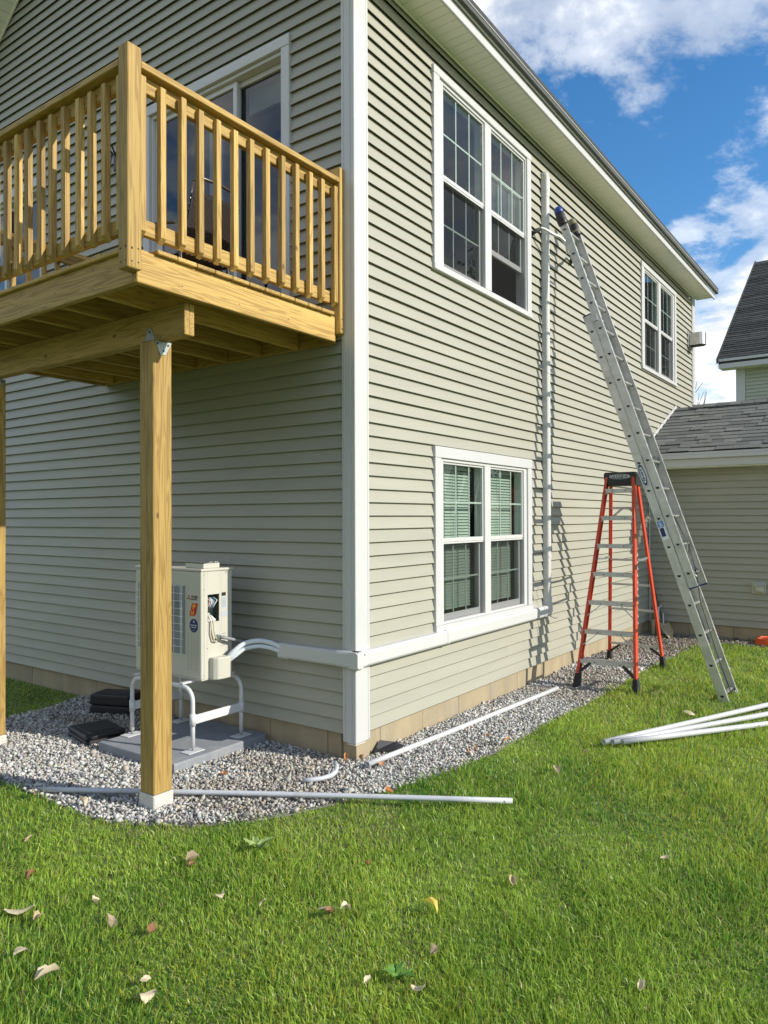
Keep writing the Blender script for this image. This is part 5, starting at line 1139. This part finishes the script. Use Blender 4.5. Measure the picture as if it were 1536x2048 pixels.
for i, (x, y, s, pal_, where) in enumerate(leaf_list):
    s *= .86 if where == 'g' else .85
    V, T, Cc = leaf_mesh('leaf', s, s * rl.uniform(.18, .34), rl.choice((-1, 1)) * rl.uniform(.3, 2.6), rl.uniform(-.6, 1.6), i, *pal_)
    V = V * np.array([1, 1, 1.0])
    lf = fast_mesh('fallen_leaf', V, T, Cc, LEAFM, True)
    zg = GRND + (.034 if where == 'g' else .030)
    lf.matrix_basis = Matrix.Translation((x, y, zg)) @ Matrix.Rotation(rl.uniform(0, 6.28), 4, 'Z') @ Matrix.Rotation(rl.uniform(-.6, .6), 4, 'X') @ Matrix.Rotation(rl.uniform(-.3, .3), 4, 'Y')
    k = KIND[id(pal_)]
    tag(lf, '%s leaf lying on the %s' % (k, 'lawn grass' if where == 'g' else 'grey gravel'), 'leaf', '%s leaves on the %s' % (k, 'lawn' if where == 'g' else 'gravel'))
# --- broad-leaved weeds in the lawn
def weed(label, x, y, n, ln, c0, c1, seed):
    r_ = random.Random(seed); Vs, Ts, Cs = [], [], []; b = 0
    for i in range(n):
        V, T, Cc = leaf_mesh('w', ln * r_.uniform(.7, 1.1), ln * .17, -r_.uniform(.3, .9), .3, seed + i, c0, c1)
        V[:, 0] += .3 * ln; a = i * 2.4 + r_.uniform(-.3, .3); tl = r_.uniform(.3, .8)
        V = V @ np.array(Matrix.Rotation(-tl, 3, 'Y')).T @ np.array(Matrix.Rotation(a, 3, 'Z')).T
        Vs.append(V); Ts.append(T + b); Cs.append(Cc); b += len(V)
    o = fast_mesh('lawn_weed', np.concatenate(Vs), np.concatenate(Ts), np.concatenate(Cs), LEAFM, True); o.location = (x, y, GRND + .015); tag(o, label, 'weed')
weed('pale green broad-leaved weed in the lawn below the timber post', -1.48, -.49, 6, .11, (.22, .36, .08), (.40, .50, .20), 3)
weed('dark green dock-like weed in the lawn beside a pale leaf', -1.95, -1.73, 9, .075, (.09, .23, .035), (.20, .36, .07), 5)

# --- trees: seen mirrored in the window and door glass, one bare crown beside the far house corner, and an unseen row added for its shade
def crown_mesh(n, rx, rz, seed, col):
    r_ = np.random.default_rng(seed); cl = r_.normal(size=(26, 3)); cl /= np.linalg.norm(cl, axis=1)[:, None]; cl *= r_.uniform(.35, 1, (26, 1)) * np.array([rx, rx, rz])
    c = cl[r_.integers(0, 26, n)] + r_.normal(size=(n, 3)) * np.array([rx, rx, rz]) * .17
    u = r_.normal(size=(n, 3)); u /= np.linalg.norm(u, axis=1)[:, None]; v = np.cross(u, r_.normal(size=(n, 3))); v /= np.linalg.norm(v, axis=1)[:, None]; s = r_.uniform(.10, .22, (n, 1))
    V = np.stack([c - u * s, c + v * s * .6, c + u * s, c - v * s * .6], 1).reshape(-1, 3); b = np.arange(n)[:, None] * 4
    T = np.concatenate([np.c_[b, b + 1, b + 2], np.c_[b, b + 2, b + 3]]); k = r_.random((n, 1)); cc = np.array(col[0]) * (1 - k) + np.array(col[1]) * k
    return V, T, np.repeat(cc, 4, 0)
def limbs(mb, base, d, ln, r, depth, rnd):
    end = base + d * ln; mb.tube([base, base + d * ln * .5 + Vector((rnd.uniform(-.04, .04) * ln,) * 2 + (0,)), end], [r, r * .8, r * .6], 6 if depth > 2 else 4, cap=False)
    if depth == 0: return
    for _ in range(3 if depth < 3 else 4):
        nd = (d + Vector((rnd.uniform(-.75, .75), rnd.uniform(-.75, .75), rnd.uniform(-.1, .55)))).normalized(); limbs(mb, end if _ else base + d * ln * .72, nd, ln * rnd.uniform(.58, .76), r * .55, depth - 1, rnd)
def tree(label, x, y, h, rx, seed, col, leaves=3600, group=None):
    e = thing('tree', label, 'tree', (x, y, GRND), group); rnd = random.Random(seed)
    mb = MB(); limbs(mb, Vector((x, y, GRND - .1)), Vector((0, 0, 1)), h * .36, h * .019, 3 if leaves else 4, rnd); mb.build('trunk', BARK, e)
    if leaves:
        V, T, Cc = crown_mesh(leaves, rx, h * .34, seed, col); V += np.array([x, y, GRND + h * .64]); under(fast_mesh('crown', V, T, Cc, LEAFM), e)
G1 = ((.030, .070, .018), (.070, .120, .030)); G2 = ((.045, .085, .020), (.10, .13, .035))
for i, (x, y, h, rx) in enumerate(((25, -11, 13, 3.2), (29, -15, 15, 3.6), (33, -11, 14, 3.4), (36, -18, 15, 3.8), (30, -20.5, 12, 3.4), (41, -14, 16, 4.0))):
    tree('leafy green tree on the lawn side, mirrored in the long wall windows', x, y, h, rx, 40 + i, G1 if i % 2 else G2, group='trees mirrored in the long wall windows')
for i, (x, y, h, rx) in enumerate(((-20, 21, 9, 2.8), (-25, 26, 10, 3.0), (-17, 26, 8.5, 2.6), (-30, 24, 10, 3.2), (-22, 31, 10, 3.2))):
    tree('leafy green tree beyond the balcony, mirrored in the sliding door', x, y, h, rx, 60 + i, G1 if i % 2 else G2, group='trees mirrored in the sliding door')
for i in range(13):  # unseen row added to block low sky light and darken under the balcony
    y = -16 + 4.6 * i; x = -25 + 2.5 * math.sin(i * 2.1) - (0 if y < 15 else (y - 15) * .12)
    tree('unseen leafy tree in the row added to darken the balcony side', x, y, 7.0 + 1.2 * math.sin(i * 1.7), 2.8, 110 + i, G1 if i % 2 else G2, 4200, group='unseen row of trees added to darken the balcony side')
tree('bare twiggy tree showing past the far house corner above the wing roof', 29.6, 4.35, 8.4, 2.0, 91, G1, leaves=0)
